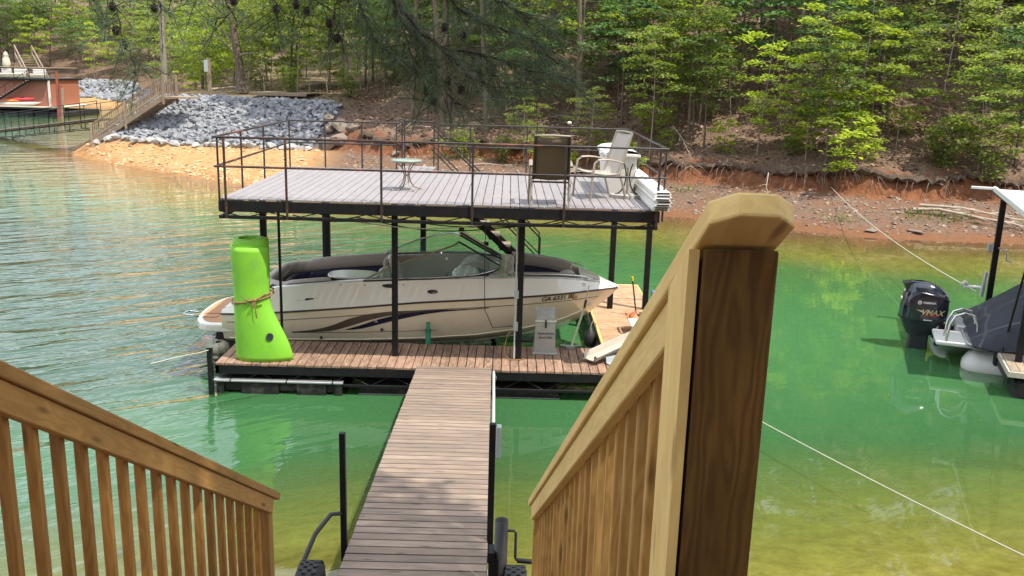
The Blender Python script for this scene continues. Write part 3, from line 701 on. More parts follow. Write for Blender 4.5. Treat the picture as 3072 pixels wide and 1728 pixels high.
jk = MB(); jk.lathe([(.052, 1.05), (.052, 1.77), (.046, 1.77), (.046, 1.5)], (jx, jy, 0), 16); jk.lathe([(.045, .7), (.045, 1.08)], (jx, jy, 0), 12); jk.build('jack_tube', 'hose', gw)
MB().tube([(jx+.045, jy, 1.68), (jx+.1, jy, 1.68), (jx+.115, jy, 1.66), (jx+.115, jy-.02, 1.46), (jx+.125, jy-.02, 1.44), (jx+.16, jy-.02, 1.44)], .011, 8).build('crank_arm', 'hose', gw)
MB().tube([(jx+.13, jy-.02, 1.435), (jx+.27, jy-.02, 1.425)], .02, 10).build('crank_grip', 'dark', gw)
MB().box(-.08, -.03, jy-.07, jy+.07, 1.05, 1.52).build('mount_plate', 'black', gw)
MB().box(-.04, .0, jy-.05, jy+.05, 1.15, 1.45).build('mount_plate', 'black', gw)
MB().box(-.06, .06, jy-.06, jy+.06, .98, 1.06).build('jack_foot', 'redsteel', gw)
tw = MB().tube([(-.32, 6.55, 1.27), (-.22, 6.5, 1.29), (-.1, 6.35, 1.3), (-.05, 6.2, 1.28)], [.006, .008, .007, .003], 5); tw.tube([(-.22, 6.5, 1.29), (-.26, 6.47, 1.31)], .004, 4)
tag(tw.build('twig', 'deadwood'), 'dead twig lying on the near right end of the gangway', 'twig')

# ------------------------------------------------------------------ stair railings in front
def railing(px, side, y0, post, label, mats, SL):
    # px(y): x of the inner face; side: +1 railing on the right, -1 on the left
    t = thing('stair_railing', label, 'railing', (px(5.3), 5.3, 1.45))
    zc = lambda y: 2.47+SL*(5.44-y)                    # top of the cap rail
    ye = 5.40
    cw, ct = .155, .047
    def P(y, dx, dz): return Vector((px(y)+side*dx, y, zc(y)+dz))
    nn = Vector((0, SL, 1)).normalized()
    a, b2 = P(y0, cw/2-.012, -.03), P(ye+.1, cw/2-.012, -.03)
    d = b2-a; Ln = d.length; d.normalize(); sd = nn.cross(d).normalized(); uu = d.cross(sd)
    cc = .042
    cap = MB().prism([(0, -cw/2+cc), (cc, -cw/2), (Ln, -cw/2), (Ln, cw/2), (cc, cw/2), (0, cw/2-cc)], -ct/2, ct/2)
    mm_ = Matrix((d, sd, uu)).transposed().to_4x4(); mm_.translation = a
    oc = link('cap_rail', cap.mesh('cap_rail', mats[0]), t, matrix=mm_)
    bv = oc.modifiers.new('bevel', 'BEVEL'); bv.width = .006; bv.segments = 2
    hz = .06+.056; yr = 1.862 if post else y0
    board('top_rail', P(yr, .019, -hz), P(ye-.02, .019, -hz), .038, .095, mats[1], t, upv=nn)
    board('bottom_rail', P(yr, .019, -.9), P(ye-.02, .019, -.9), .038, .089, mats[1], t, upv=nn)
    y = ye-.2
    while y > y0+(.42 if post else -.2):
        q = P(y, .058, 0); top = q.z-.07; bot = q.z-1.0
        board('baluster', (q.x, y, bot), (q.x, y, top), .038, .038, mats[2], t, upv=(0, 1, 0))
        y -= .158
    q = P(ye-.045, .06, 0)
    board('end_post', (q.x, q.y, q.z-1.3), (q.x, q.y, q.z-.06), .089, .1, mats[3], t, upv=(0, 1, 0))
    if post:
        q = P(1.72, .07+.004, 0)
        npz = lambda y: zc(y)-.068
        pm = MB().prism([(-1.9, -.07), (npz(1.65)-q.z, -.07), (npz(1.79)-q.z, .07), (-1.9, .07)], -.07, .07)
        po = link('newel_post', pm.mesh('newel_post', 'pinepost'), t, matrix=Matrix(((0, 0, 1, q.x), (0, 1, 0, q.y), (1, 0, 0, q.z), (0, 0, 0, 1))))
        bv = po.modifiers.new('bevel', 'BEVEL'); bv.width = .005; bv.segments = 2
        q = P(1.745, -.012, 0)
        pm = MB().prism([(-1.9, -.09), (npz(1.655)-q.z, -.09), (npz(1.835)-q.z, .09), (-1.9, .09)], -.01, .01)
        link('post_board', pm.mesh('post_board', 'pinepale'), t, matrix=Matrix(((0, 0, 1, q.x), (0, 1, 0, q.y), (1, 0, 0, q.z), (0, 0, 0, 1))))
    return t
railing(lambda y: .365-.0435*(y-1.65), 1, 1.56, True, 'right stair railing of pine coloured as skylit with a big shade-darkened newel post in front', ('pinepale', 'pinepale', 'pinegold', 'pinegold'), .649)
railing(lambda y: -1.52+.02*(y-2.6), -1, 1.3, False, 'left stair railing of treated pine coloured as shaded running down before the rippled water', ('pine', 'pine', 'pinebal', 'pine'), .64)
st_t = thing('wooden_stairs', 'treads of the near wooden stairs between the two stair railings', 'stairs', (-.6, 5.4, 1.3))
for i in range(17):
    y = 5.5-.27*i; z = 1.42+.173*i
    board('tread', (-1.44, y, z), (.16+.0435*(5.5-y)*.9, y, z), .28, .04, 'oldwood', st_t)
for x0, x1 in ((-1.44, -1.44), (.16, .32)): board('stringer', (x0, 5.6, 1.28), (x1, 1.2, 4.1), .045, .26, 'oldwood', st_t)
# ------------------------------------------------------------------ the bowrider on its lift
YC = 16.53
tX = [-5.0,-4.6,-4.1,-3.3,-2.5,-1.5,-0.5,.3,.9,1.3,1.6,1.85,2.0,2.09]
tS = [.95,1.08,1.38,1.48,1.55,1.61,1.65,1.65,1.62,1.56,1.49,1.41,1.35,1.31]
tR = [.88,.9,.95,1.03,1.11,1.22,1.29,1.335,1.35,1.355,1.35,1.33,1.31,1.29]
tC = [.40,.40,.41,.43,.45,.5,.57,.66,.75,.86,.98,1.11,1.21,1.275]
tK = [-.02,-.02,-.02,0,.02,.05,.1,.22,.40,.60,.80,1.02,1.16,1.265]
tB = [1.1,1.15,1.2,1.24,1.25,1.25,1.23,1.13,.94,.74,.54,.31,.14,.01]
tBC = [1.0,1.03,1.05,1.07,1.07,1.05,.98,.82,.59,.40,.25,.12,.045,.004]
I = lambda x, t: float(np.interp(x, tX, t))
BX = sorted(set([round(q, 3) for q in np.linspace(-5.0, 2.09, 48)]+tX))
def sm(t):                                                    # smooth the tables a little
    return lambda x: (I(x-.12, t)+2*I(x, t)+I(x+.12, t))/4 if -4.8 < x < 1.9 else I(x, t)
fS, fR, fC, fK, fB, fBC = (sm(t) for t in (tS, tR, tC, tK, tB, tBC))
fBS = lambda x: max(0.0, fB(x)-.075)
def hull_y(x, z):                                             # near side surface of the hull
    zk, zc, zr, zs = fK(x), fC(x), fR(x), fS(x)
    if z >= zr: t = (z-zr)/max(.01, zs-zr); bb = lerp(fB(x), fBS(x), min(1, t))
    elif z >= zc: t = (z-zc)/max(.01, zr-zc); bb = lerp(fBC(x), fB(x), t)+.035*math.sin(math.pi*t)*min(1, fB(x))
    else: bb = fBC(x)*(z-zk)/max(.01, zc-zk)
    return YC-bb
boat = thing('motor_boat', 'white and cream bowrider with navy swoosh stripes and open windshield, raised in the dock slip', 'boat', (-1.5, YC, 0))
rows = []
for x in BX:
    zs_ = [fK(x)]+[lerp(fK(x), fC(x), t) for t in (.5, 1)]+[lerp(fC(x), fR(x), t) for t in (.03, .2, .4, .6, .8, 1)]
    near = [(x, hull_y(x, z), z) for z in zs_]; far = [(x, 2*YC-y, z) for (x, y, z) in reversed(near[1:])]
    rows.append(far+near)
hb = MB().grid(rows, True); hb.add(rows[0], [tuple(range(len(rows[0])))]); hb.build('hull', 'gelcream', boat)
side = MB()
for s in (1, -1):
    r2 = []
    for x in BX:
        r2.append([(x, YC-s*(fB(x)+.006-.075*t), lerp(fR(x), fS(x), t)) for t in (0, .12, .15, .4, .43, .8, 1)])
    side.grid(r2, True, s < 0)
x = BX[0]; side.add([(x, YC-fB(x), fR(x)), (x, YC+fB(x), fR(x)), (x, YC+fBS(x), fS(x)), (x, YC-fBS(x), fS(x))], [(0, 1, 2, 3)])
side.build('deck_side', 'gel', boat)
def hullline(zf, x0, x1, r, mat, name, both=True, off=.004):
    for s in ((1, -1) if both else (1,)):
        pts = []
        for x in np.linspace(x0, x1, 40):
            y = hull_y(x, zf(x)); y = y-off; pts.append((x, y if s > 0 else 2*YC-y, zf(x)))
        MB().tube(pts, r, 6).build(name, mat, boat)
hullline(fR, -5, 2.08, .017, 'pin', 'rub_rail', True, .008)
hullline(lambda x: fR(x)-.15, -4.9, 1.7, .007, 'taupe', 'pinstripe', False, 0)
hullline(lambda x: fC(x)+.02, -4.9, 1.5, .012, 'gelcream', 'chine_rail')
hullline(lambda x: lerp(fK(x), fC(x), .55), -4.9, 1.2, .012, 'gelcream', 'strake')
# deck: gunwale, fore deck, aft deck with two open wells
CK0, CK1, BW0, BW1 = -4.25, -.3, .02, 1.36
def bi(x):
    if CK0 <= x <= CK1: return fBS(x)-.15
    if BW0 <= x <= BW1: return max(.12, fBS(x)-.2)
    return None
DX = sorted(set(BX+[CK0, CK0-.001, CK1, CK1+.001, BW0, BW0-.001, BW1, BW1+.001]))
dk = MB(); wl = MB()
for x0, x1 in zip(DX[:-1], DX[1:]):
    xm = (x0+x1)/2; op = bi(xm) is not None
    if op:
        b0, b1 = bi(min(max(x0, CK0 if xm < -.2 else BW0), CK1 if xm < -.2 else BW1)), bi(max(min(x1, CK1 if xm < -.2 else BW1), CK0 if xm < -.2 else BW0))
        for s in (1, -1):
            q = [(x0, YC-s*fBS(x0), fS(x0)), (x1, YC-s*fBS(x1), fS(x1)), (x1, YC-s*(fBS(x1)-.05), fS(x1)+.012), (x0, YC-s*(fBS(x0)-.05), fS(x0)+.012), (x1, YC-s*b1, fS(x1)+.01), (x0, YC-s*b0, fS(x0)+.01)]
            fs = [(0,1,2,3), (3,2,4,5)]; dk.add(q, fs if s > 0 else [tuple(reversed(f)) for f in fs], True)
            fl_ = .72 if xm < -.2 else .95
            q = [(x0, YC-s*b0, fS(x0)+.01), (x1, YC-s*b1, fS(x1)+.01), (x1, YC-s*b1, fl_), (x0, YC-s*b0, fl_)]
            wl.add(q, [(0,1,2,3) if s > 0 else (3,2,1,0)], True)
        wl.add([(x0, YC-b0, fl_), (x1, YC-b1, fl_), (x1, YC+b1, fl_), (x0, YC+b0, fl_)], [(0,1,2,3)])
    else:
        crown = .03 if xm > .5 else .0
        ts = (-1, -.6, -.2, .2, .6, 1)
        dk.grid([[(x, YC-s*fBS(x), fS(x)+crown*(1-s*s)) for s in ts] for x in (x0, x1)], True)
dk.build('deck', 'gel', boat)
for x, b0, f0_ in ((CK0, bi(CK0), .72), (CK1, bi(CK1), .72), (BW0, bi(BW0), .95), (BW1, bi(BW1), .95)):
    wl.add([(x, YC-b0, f0_), (x, YC+b0, f0_), (x, YC+b0, fS(x)+.01), (x, YC-b0, fS(x)+.01)], [(0,1,2,3)])
wl.build('cockpit_liner', 'vinyllight', boat)
def pad(path, w, h, mat, name, taper=1.0):                    # rounded cushion swept along a path; path points are its top outer edge
    prof = [(0, 0), (.03, .03), (w*.5, .045), (w-.03, .03), (w, -.02), (w*taper, -h), (0, -h)]
    r_ = []
    k = len(path)
    for i, p in enumerate(path):
        a = Vector(path[max(0, i-1)]); b2 = Vector(path[min(k-1, i+1)]); t = (b2-a); t.z = 0; t.normalize(); nrm = Vector((-t.y, t.x, 0))
        r_.append([tuple(Vector(p)+nrm*u+Vector((0, 0, q))) for u, q in prof])
    mb = MB().grid(r_, True); mb.add(r_[0], [tuple(range(7))]); mb.add(r_[-1], [tuple(reversed(range(7)))])
    ob = mb.build(name, mat, boat); return ob
def upath(x_end_far, x_end_near, xs_, rad, off, dz):          # U shaped line round the stern of the cockpit
    p = []
    for x in np.linspace(x_end_near, xs_+rad, 8): p.append((x, YC-(bi(max(x, CK0))-off), fS(x)+dz))
    for i in range(1, 8):
        a = i/8*math.pi/2; p.append((xs_+rad-rad*math.sin(a), YC-(bi(CK0+.3)-off)+rad-rad*math.cos(a), fS(xs_+.35)+dz))
    for i in range(1, 8):
        a = (1-i/8)*math.pi/2; p.append((xs_+rad-rad*math.sin(a), YC+(bi(CK0+.3)-off)-rad+rad*math.cos(a), fS(xs_+.35)+dz))
    for x in np.linspace(xs_+rad, x_end_far, 8): p.append((x, YC+(bi(max(x, CK0))-off), fS(x)+dz))
    return list(reversed(p))
pad(upath(-2.35, -3.1, -4.4, .6, -.07, .03), .2, .26, 'vinyl', 'bolster')
pad(upath(-2.4, -2.6, -4.2, .55, .06, -.2), .14, .16, 'vinylnavy', 'navy_band')
pad(upath(-2.45, -2.6, -4.15, .5, .1, -.42), .48, .3, 'vinyllight', 'bench_seat', .95)
sb = MB(); sb.cbox(-2.35, -2.22, YC+.35, YC+1.0, .8, 1.62, .04); sb.build('seat_back', 'vinyl', boat)
for y0, mt in ((YC+.3, 'vinyllight'), (YC-.95, 'vinyllight')):  # captain and passenger seats
    MB().cbox(-2.0, -1.5, y0, y0+.52, 1.05, 1.2, .05).build('seat_cushion', mt, boat)
    bk = MB().grid([[(-2.02-.12*t-.05*math.cos((u-.5)*3.1), y0-.02+.56*u, 1.12+.55*t) for u in [i/8 for i in range(9)]] for t in [i/5 for i in range(6)]], True)
    bo = bk.build('seat_back', mt, boat); md = bo.modifiers.new('solid', 'SOLIDIFY'); md.thickness = .09
    MB().tube([(-1.78, y0+.26, .72), (-1.78, y0+.26, 1.06)], .06, 10).build('pedestal', 'alu', boat)
tb = MB(); q = [(-2.83+.47*math.copysign(abs(math.cos(a))**.8, math.cos(a)), 16.42+.33*math.copysign(abs(math.sin(a))**.8, math.sin(a))) for a in [2*math.pi*i/28 for i in range(28)]]
tb.prism(q, 1.41, 1.445); to_ = tb.build('table', 'gel', boat); bv = to_.modifiers.new('b', 'BEVEL'); bv.width = .012; bv.segments = 2
MB().tube([(-2.83, 16.42, .72), (-2.83, 16.42, 1.41)], .035, 10).build('table_leg', 'alu', boat)
MB().cbox(-3.75, -3.35, 16.0, 16.4, 1.0, 1.3, .06).build('bag', 'vinylnavy', boat)
tw_ = MB().grid([[(-3.55+.5*u, 15.85+.2*v_, 1.26+.05*math.sin(7*u+9*v_)) for u in [i/8 for i in range(9)]] for v_ in [i/5 for i in range(6)]], True).build('towel', 'vinyllight', boat)
# dash consoles, wheel, instruments
for y0, y1 in ((YC-1.0, YC-.33), (YC+.33, YC+1.0)):
    pr_ = MB().prism([(-1.05, .8), (-.3, .8), (-.3, 1.62), (-.55, 1.68), (-.8, 1.6), (-1.0, 1.35)], y0, y1, 1).build('dash_console', 'vinyllight' if y0 > YC else 'dark', boat)
    bv = pr_.modifiers.new('b', 'BEVEL'); bv.width = .04; bv.segments = 2
hm = MB().ball((-.72, YC-.72, 1.6), .26, 16, 10, (1.0, 1.1, .75)).build('helm_pod', 'gel', boat)
rw = Matrix.Rotation(R(-58), 3, 'Y')
ring = [Vector((-1.12, YC-.68, 1.5))+rw @ Vector((.17*math.cos(2*math.pi*i/20), .17*math.sin(2*math.pi*i/20), 0)) for i in range(20)]
sw = MB().tube(ring, .016, 6, closed=True); [sw.tube([Vector((-1.12, YC-.68, 1.5)), ring[i]], .011, 5) for i in (0, 7, 13)]; sw.build('steering_wheel', 'dark', boat)
gm = MB(); [gm.lathe([(0, .012), (.034, .012), (.038, 0)], (-.93, YC-.8+.11*i, 1.62), 12, True, Matrix.Rotation(R(-50), 3, 'Y')) for i in range(3)]; gm.build('gauge', 'white', boat)
# windshield: two curved halves with frames, the centre panel folded open
def ws_half(s):
    base = [(-2.48, 1.17, 1.565), (-1.9, 1.17, 1.60), (-1.3, 1.165, 1.63), (-.85, 1.12, 1.655), (-.5, .98, 1.67), (-.25, .74, 1.69), (-.14, .5, 1.70), (-.11, .33, 1.71)]
    top = [(-2.48, 1.165, 1.575), (-2.15, 1.12, 1.73), (-1.75, 1.06, 1.90), (-1.4, .98, 2.02), (-1.15, .86, 2.085), (-.98, .68, 2.12), (-.9, .5, 2.135), (-.88, .33, 2.14)]
    f = lambda q: Vector((q[0], YC-s*q[1], q[2]))
    B_, T_ = [f(q) for q in base], [f(q) for q in top]
    gb = MB().grid([[a.lerp(b2, t) for t in (0, .33, .67, 1)] for a, b2 in zip(B_, T_)], True, s < 0).build('windshield_pane', 'glass', boat)
    MB().tube([p+Vector((0, 0, .015)) for p in B_], .016, 6).build('windshield_frame', 'chrome', boat)
    MB().tube([p+Vector((0, 0, -.005)) for p in B_], .022, 6).build('windshield_gasket', 'dark', boat)
    MB().tube(T_, .017, 6).build('windshield_frame', 'frame' if s > 0 else 'chrome', boat)
    MB().tube([B_[-1], T_[-1]], .018 if s > 0 else .02, 6).build('windshield_frame', 'dark', boat)
ws_half(1); ws_half(-1)
a, b2 = Vector((-.88, YC+.36, 2.17)), Vector((-.1, YC+.36, 1.73))
for o_ in (0, .05): board('centre_panel_frame', a+Vector((0, o_, .02)), b2+Vector((0, o_, .02)), .025, .045, 'dark', boat)
board('centre_panel_frame', a+Vector((.02, -.04, .05)), b2+Vector((0, -.04, .05)), .02, .03, 'chrome', boat)
ltc = MB()
for t in (.02, .62): ltc.cbox(*[q for c_q in (a.lerp(b2, t)+Vector((0, 0, .09)),) for q in (c_q.x-.05, c_q.x+.05, c_q.y-.05, c_q.y+.05, c_q.z-.03, c_q.z+.03)], .006)
ltc.build('latch', 'dark', boat)
# bow seats and rails
pb = []
for x in np.linspace(.12, 1.3, 10): pb.append((x, YC+(bi(x)+.06), fS(x)+.03))
pad(list(reversed(pb))[::-1][::-1], .16, .26, 'vinyl', 'bow_bolster'); pn = [(x, 2*YC-y, z) for x, y, z in pb]
pad(pn, .12, .2, 'vinyl', 'bow_bolster')
pad([(x, y-.12, z-.2) for x, y, z in reversed(pb)], .09, .16, 'vinylnavy', 'navy_band')
MB().cbox(.1, 1.1, YC+.1, YC+.5, 1.05, 1.3, .06).build('bow_cushion', 'vinyllight', boat)
MB().cbox(.1, .95, YC-.55, YC-.15, 1.05, 1.3, .06).build('bow_cushion', 'vinyllight', boat)
for y0 in (YC+.15, YC-.75):
    MB().cbox(.0, .14, y0, y0+.6, 1.1, 1.72, .05).build('backrest', 'vinyllight', boat)
MB().ball((1.15, YC+.1, 1.44), .17, 12, 8, (1.1, 1.3, .8)).build('bow_cushion', 'vinyllight', boat)
for s in (1, -1):
    pts = [(x, YC-s*(fBS(x)-.1), fS(x)+(.02 if x in (.1, 1.5) else .06)) for x in (.1, .14, .4, .7, 1.0, 1.3, 1.46, 1.5)]
    MB().tube(pts, .013, 7).build('bow_rail', 'chrome', boat)
# swim platform, outdrive
pq = [(-4.72, -1.08), (-4.72, 1.08)]+[(-5.22-.42*math.cos(a), 1.08*math.sin(a) if abs(math.sin(a)) < 1 else math.copysign(1.08, a)) for a in [math.pi/2*(1-i/8) for i in range(17)]]
pq = [(x, YC+math.copysign(abs(y)**.8*1.08**.2, y)) for x, y in pq]
pf = MB().prism(list(reversed(pq)), .53, .68).build('swim_platform', 'gel', boat); bv = pf.modifiers.new('b', 'BEVEL'); bv.width = .03; bv.segments = 3
ins = [(lerp(-5.1, x, .86), lerp(YC, y, .88)) for x, y in pq]
MB().prism(list(reversed(ins)), .682, .69).build('teak_mat', 'teak', boat)
lid = MB(); cx_, cy_ = -5.43, 15.98
lid.tube([(cx_-.18, cy_-.12, .692), (cx_+.2, cy_-.12, .692), (cx_+.2, cy_+.14, .692), (cx_-.12, cy_+.14, .692)], .006, 4, closed=True); lid.build('hatch_outline', 'pin', boat)
MB().cbox(-5.0, -4.55, YC-.95, YC+.95, .6, 1.0, .06).build('transom', 'gel', boat)
od = MB().prism([(-5.35, -.35), (-5.1, -.35), (-5.0, .1), (-4.9, .5), (-5.3, .45), (-5.45, .2)], YC-.09, YC+.09, 1); od.cbox(-5.55, -5.1, YC-.14, YC+.14, .12, .16, .01); od.build('outdrive', 'dark', boat)
for i in range(4):
    a0 = i*math.pi/2+.4; MB().grid([[(-5.5+.03*v_, YC+(.06+.14*u)*math.cos(a0+v_*.6*(1-.2*u)), .0+(.06+.14*u)*math.sin(a0+v_*.6*(1-.2*u))) for v_ in (-1, 0, 1)] for u in (0, .5, 1)]).build('propeller_blade', 'white', boat)
ck = MB().tube([(-5.75, 16.2, .62), (-5.95, 16.2, .64), (-5.95, 16.45, .64), (-5.75, 16.45, .62)], .018, 6); ck.build('boarding_ladder', 'chrome', boat)
# graphics on the near side
def hullstrip(pts, mat, name, off=.004):                      # pts: (x, z_low, z_high)
    mb = MB(); r_ = []
    for x, z0, z1 in pts: r_.append([(x, hull_y(x, lerp(z0, z1, t))-off, lerp(z0, z1, t)) for t in (0, .33, .67, 1)])
    mb.grid(r_, True, True); return mb.build(name, mat, boat)
def curve(tab, n=36):
    X = np.array([q[0] for q in tab]); xs_ = np.linspace(X[0], X[-1], n)
    f = lambda k: np.interp(xs_, X, [q[k] for q in tab])
    a, b2 = f(1), f(2)
    for _ in range(2):
        a[1:-1] = (a[:-2]+2*a[1:-1]+a[2:])/4; b2[1:-1] = (b2[:-2]+2*b2[1:-1]+b2[2:])/4
    return list(zip(xs_, a, b2))
def px_tab(tab):                                              # read off the photograph: (x, y_low, y_high) at the hull's distance
    out = []
    for x, y0, y1 in tab:
        p0 = at(x, y0, 15.42); p1 = at(x, y1, 15.42); out.append((p1.x, p0.z, p1.z))
    return out
hullstrip(curve(px_tab([(735, 835, 833), (790, 834, 828), (840, 830, 815), (880, 818, 797), (930, 801, 785), (980, 790, 779), (1060, 781, 776), (1130, 777, 775)])), 'taupe', 'stripe', .004)
hullstrip(curve(px_tab([(872, 828, 826), (910, 825, 815), (950, 814, 800), (1000, 801, 788), (1060, 788, 779), (1110, 781, 776), (1180, 776, 774), (1230, 773, 771)])), 'navy', 'stripe', .006)
hullstrip(curve(px_tab([(735, 752, 749), (780, 751, 748), (850, 749, 745), (930, 744, 743), (1000, 742, 741)])), 'taupe', 'stripe', .004)
hullstrip(curve(px_tab([(735, 751, 750), (750, 754, 749), (775, 752, 747), (800, 748, 746)])), 'navy', 'stripe', .006)
hullstrip(curve(px_tab([(735, 836, 834), (900, 835, 833.6), (1100, 831, 829.8)])), 'taupe', 'stripe', .004)
def hulltext(txt, px, py, w, mat, shear=.2, bold=.0, slope=0):
    me = text_mesh(txt, 1.0, 0, shear, bold); p = at(px, py, 15.5)
    v = np.zeros(len(me.vertices)*3); me.vertices.foreach_get('co', v); v = v.reshape(-1, 3); k = w/(v[:, 0].max()-v[:, 0].min())
    out = []
    for q in v:
        x = p.x+q[0]*k; z = p.z+q[1]*k+q[0]*k*slope; out.append((x, hull_y(x, z)-.007, z))
    me.vertices.foreach_set('co', np.array(out).ravel()); me.materials.append(M[mat]); return link('lettering', me, boat)
hulltext('GA 6331 BL', 1405, 755, .6, 'pin', .25, .02, -.03+.06)
q0 = at(1447, 750, 15.75); hullstrip([(x, q0.z-.035, q0.z+.035) for x in np.linspace(q0.x-.035, q0.x+.045, 5)], 'stickerred', 'sticker', .007)
hulltext('23', 1447, 750, .05, 'pin', 0, 0)
hs = at(870, 812, 15.4)
hulltext('FFS210 SSI', 765, 812, .19, 'pin', .4, .0) if False else None
for k, (px_, py_, w_, h_) in enumerate(((980, 717, .11, .028), (1089, 731, .085, .03))):
    p = at(px_, py_, 15.4); mb = MB()
    mb.add([(p.x+w_*math.cos(2*math.pi*i/18), hull_y(p.x, p.z)-.012, p.z+h_*math.sin(2*math.pi*i/18)) for i in range(18)], [tuple(range(18))])
    mb.tube([(p.x+w_*math.cos(2*math.pi*i/18), hull_y(p.x, p.z)-.012, p.z+h_*math.sin(2*math.pi*i/18)) for i in range(18)], .008, 5, closed=True)
    mb.build('vent' if k == 0 else 'logo_plate', 'dark' if k == 0 else 'framedark', boat)
    if k: MB().add([(p.x+.03*c0, hull_y(p.x, p.z)-.016, p.z-.012+.012*s0) for c0, s0 in ((-.3, -1), (2.2, -.3), (2.5, .4), (.2, -.2))], [(0, 1, 2, 3)]).build('logo_mark', 'silver', boat)
for px_, py_ in ((962, 827), (808, 849)):
    p = at(px_, py_, 15.42); MB().ball((p.x, hull_y(p.x, p.z)-.008, p.z), .028, 8, 6).build('drain_fitting', 'dark', boat)
for px_ in (858, 918, 964, 1015):
    p = at(px_, 716, 15.36); MB().ball((p.x, hull_y(p.x, p.z)-.005, p.z), .012, 6, 4).build('snap', 'dark', boat)
p = at(1467, 720, 15.75); MB().tube([(p.x+.05*math.cos(2*math.pi*i/14), hull_y(p.x, p.z)-.006, p.z+.022*math.sin(2*math.pi*i/14)) for i in range(14)], .005, 5, closed=True).build('emblem_ring', 'taupe', boat)
p = at(948, 804, 15.42); lt = text_mesh('A', .09, .001); ol = link('lettering', lt, boat, loc=(p.x, hull_y(p.x, p.z)-.009, p.z), rot=(R(90), 0, 0)); lt.materials.append(M['silver'])
eye = MB().tube([(1.55+.03*math.cos(a), hull_y(1.55, 1.05)-.02, 1.05+.03*math.sin(a)) for a in [2*math.pi*i/12 for i in range(12)]], .008, 5, closed=True).build('bow_eye', 'chrome', boat)
for x in (.95,):
    p = at(1493, 715, 15.9); MB().tube([(p.x-.11, hull_y(1.5, 1.45)-.0, fS(1.5)+.03), (p.x-.08, hull_y(1.5, 1.45)+.02, fS(1.5)+.05), (p.x+.08, hull_y(1.6, 1.45)+.02, fS(1.6)+.06), (p.x+.11, hull_y(1.6, 1.45), fS(1.6)+.04)], .016, 7).build('cleat', 'chrome', boat)
# lift bunks below the hull
lift = thing('boat_lift', 'black submerged boat lift frame and tanks carrying the bowrider', 'boat lift', (-1.5, YC, -.2))
for y in (YC-.75, YC+.75): MB().cbox(-4.3, .6, y-.2, y+.2, -.35, .02, .05).build('tank', 'float', lift)
for x in (-3.6, -.2): board('cross_beam', (x, YC-1.2, -.05), (x, YC+1.2, -.05), .1, .1, 'galv', lift)
gp_ = thing('guide_pole', 'short green pipe standing upright between the walkway and the hull', 'pole', (-1.34, 15.27, .3))
MB().lathe([(.05, .2), (.05, .72), (.036, .74), (.036, .86), (.03, .865), (0, .865)], (-1.34, 15.27, 0), 14).build('pipe', 'green', gp_); MB().lathe([(.055, .69), (.055, .74)], (-1.34, 15.27, 0), 14).build('collar', 'green', gp_)

# ------------------------------------------------------------------ rolled foam mat
mat_ = thing('foam_mat', 'bright lime green rolled foam water mat standing on the dock corner, tied with a strap', 'float mat', (-3.95, 14.15, .5))
def matroll(z, k):                                            # spiral section, flaring at the bottom
    fl_ = max(0, (1.05-z)/1.05); fl_ = fl_*fl_*(3-2*fl_)
    cinch = math.exp(-((z-1.12)/.35)**2)
    r0 = .335*(1-.05*cinch)
    return r0, fl_
rows_o = []
NA, NZ = 64, 26
TH = .034
def mp(ang, z, turn):
    r0, fl_ = matroll(z, 0)
    r = r0-.047*turn
    cx = -4.09+.03*(1-z/1.95); cy = 14.2
    x, y = r*math.cos(ang), r*.86*math.sin(ang)
    x += fl_*.37*max(0, math.cos(ang*.5-.15))**3.0*(1 if turn < 1 else .55)
    return Vector((cx+x, cy+y, .505+z))
TOPZ = 1.86
hz_ = [i/NZ for i in range(NZ+1)]
sh = MB(); turns = 3.1; NT = int(NA*turns); r_o, r_i = [], []
for i in range(NT+1):
    ang = -.35-2*math.pi*i/NA; turn = i/NA
    top = TOPZ+(.12*sstep(.35, 1.0, turn)+.0)
    col = [mp(ang, t*top, turn) for t in hz_]
    r_o.append(col)
sh.grid(r_o, True)
sheet_ = sh.build('sheet', 'foam', mat_); md = sheet_.modifiers.new('solid', 'SOLIDIFY'); md.thickness = TH; md.offset = -1; md.use_rim = True
ed = MB()
for k in range(NT):
    a_, b_ = r_o[k][-1], r_o[k+1][-1]; c_ = Vector((-4.06, 14.2, 0)); f_ = lambda p: p+(Vector((c_.x-p.x, c_.y-p.y, 0)).normalized()*TH)
    ed.add([a_+Vector((0, 0, .003)), b_+Vector((0, 0, .003)), f_(b_)+Vector((0, 0, .003)), f_(a_)+Vector((0, 0, .003))], [(0, 1, 2, 3)])
ed.build('rolled_edge', 'foamedge', mat_)
st_ = []
for i in range(NA):
    ang = 2*math.pi*i/NA; st_.append(mp(ang, 1.02+.06*math.cos(ang-.3), 0)+Vector((math.cos(ang), math.sin(ang), 0))*.012)
MB().tube(st_, .013, 5, closed=True).build('strap', 'strap', mat_)
st_ = [p+Vector((0, 0, .05*(math.cos(2*math.pi*i/NA-.1)+.2))) for i, p in enumerate(st_)]
MB().tube(st_, .011, 5, closed=True).build('strap', 'strap', mat_)
kn = mp(-1.25, 1.03, 0)+Vector((.01, -.02, 0)); kb = MB().ball(kn, .035, 8, 6, (1.5, .7, .8)); kb.tube([kn, kn+Vector((.09, -.02, .05)), kn+Vector((.17, .0, .11))], .012, 5); kb.tube([kn, kn+Vector((-.1, -.02, -.01)), kn+Vector((-.16, -.0, .03))], .012, 5)
kb.tube([kn, kn+Vector((-.06, -.04, -.06)), kn+Vector((-.03, -.03, -.09)), kn], .009, 5); kb.build('knot', 'strap', mat_)
MB().grid([[kn+Vector((.0+.012*s+.02*t, -.02-.015*math.sin(3*t), -.02-.27*t)) for s in (-1, 1)] for t in [i/6 for i in range(7)]]).build('strap_end', 'strap', mat_)
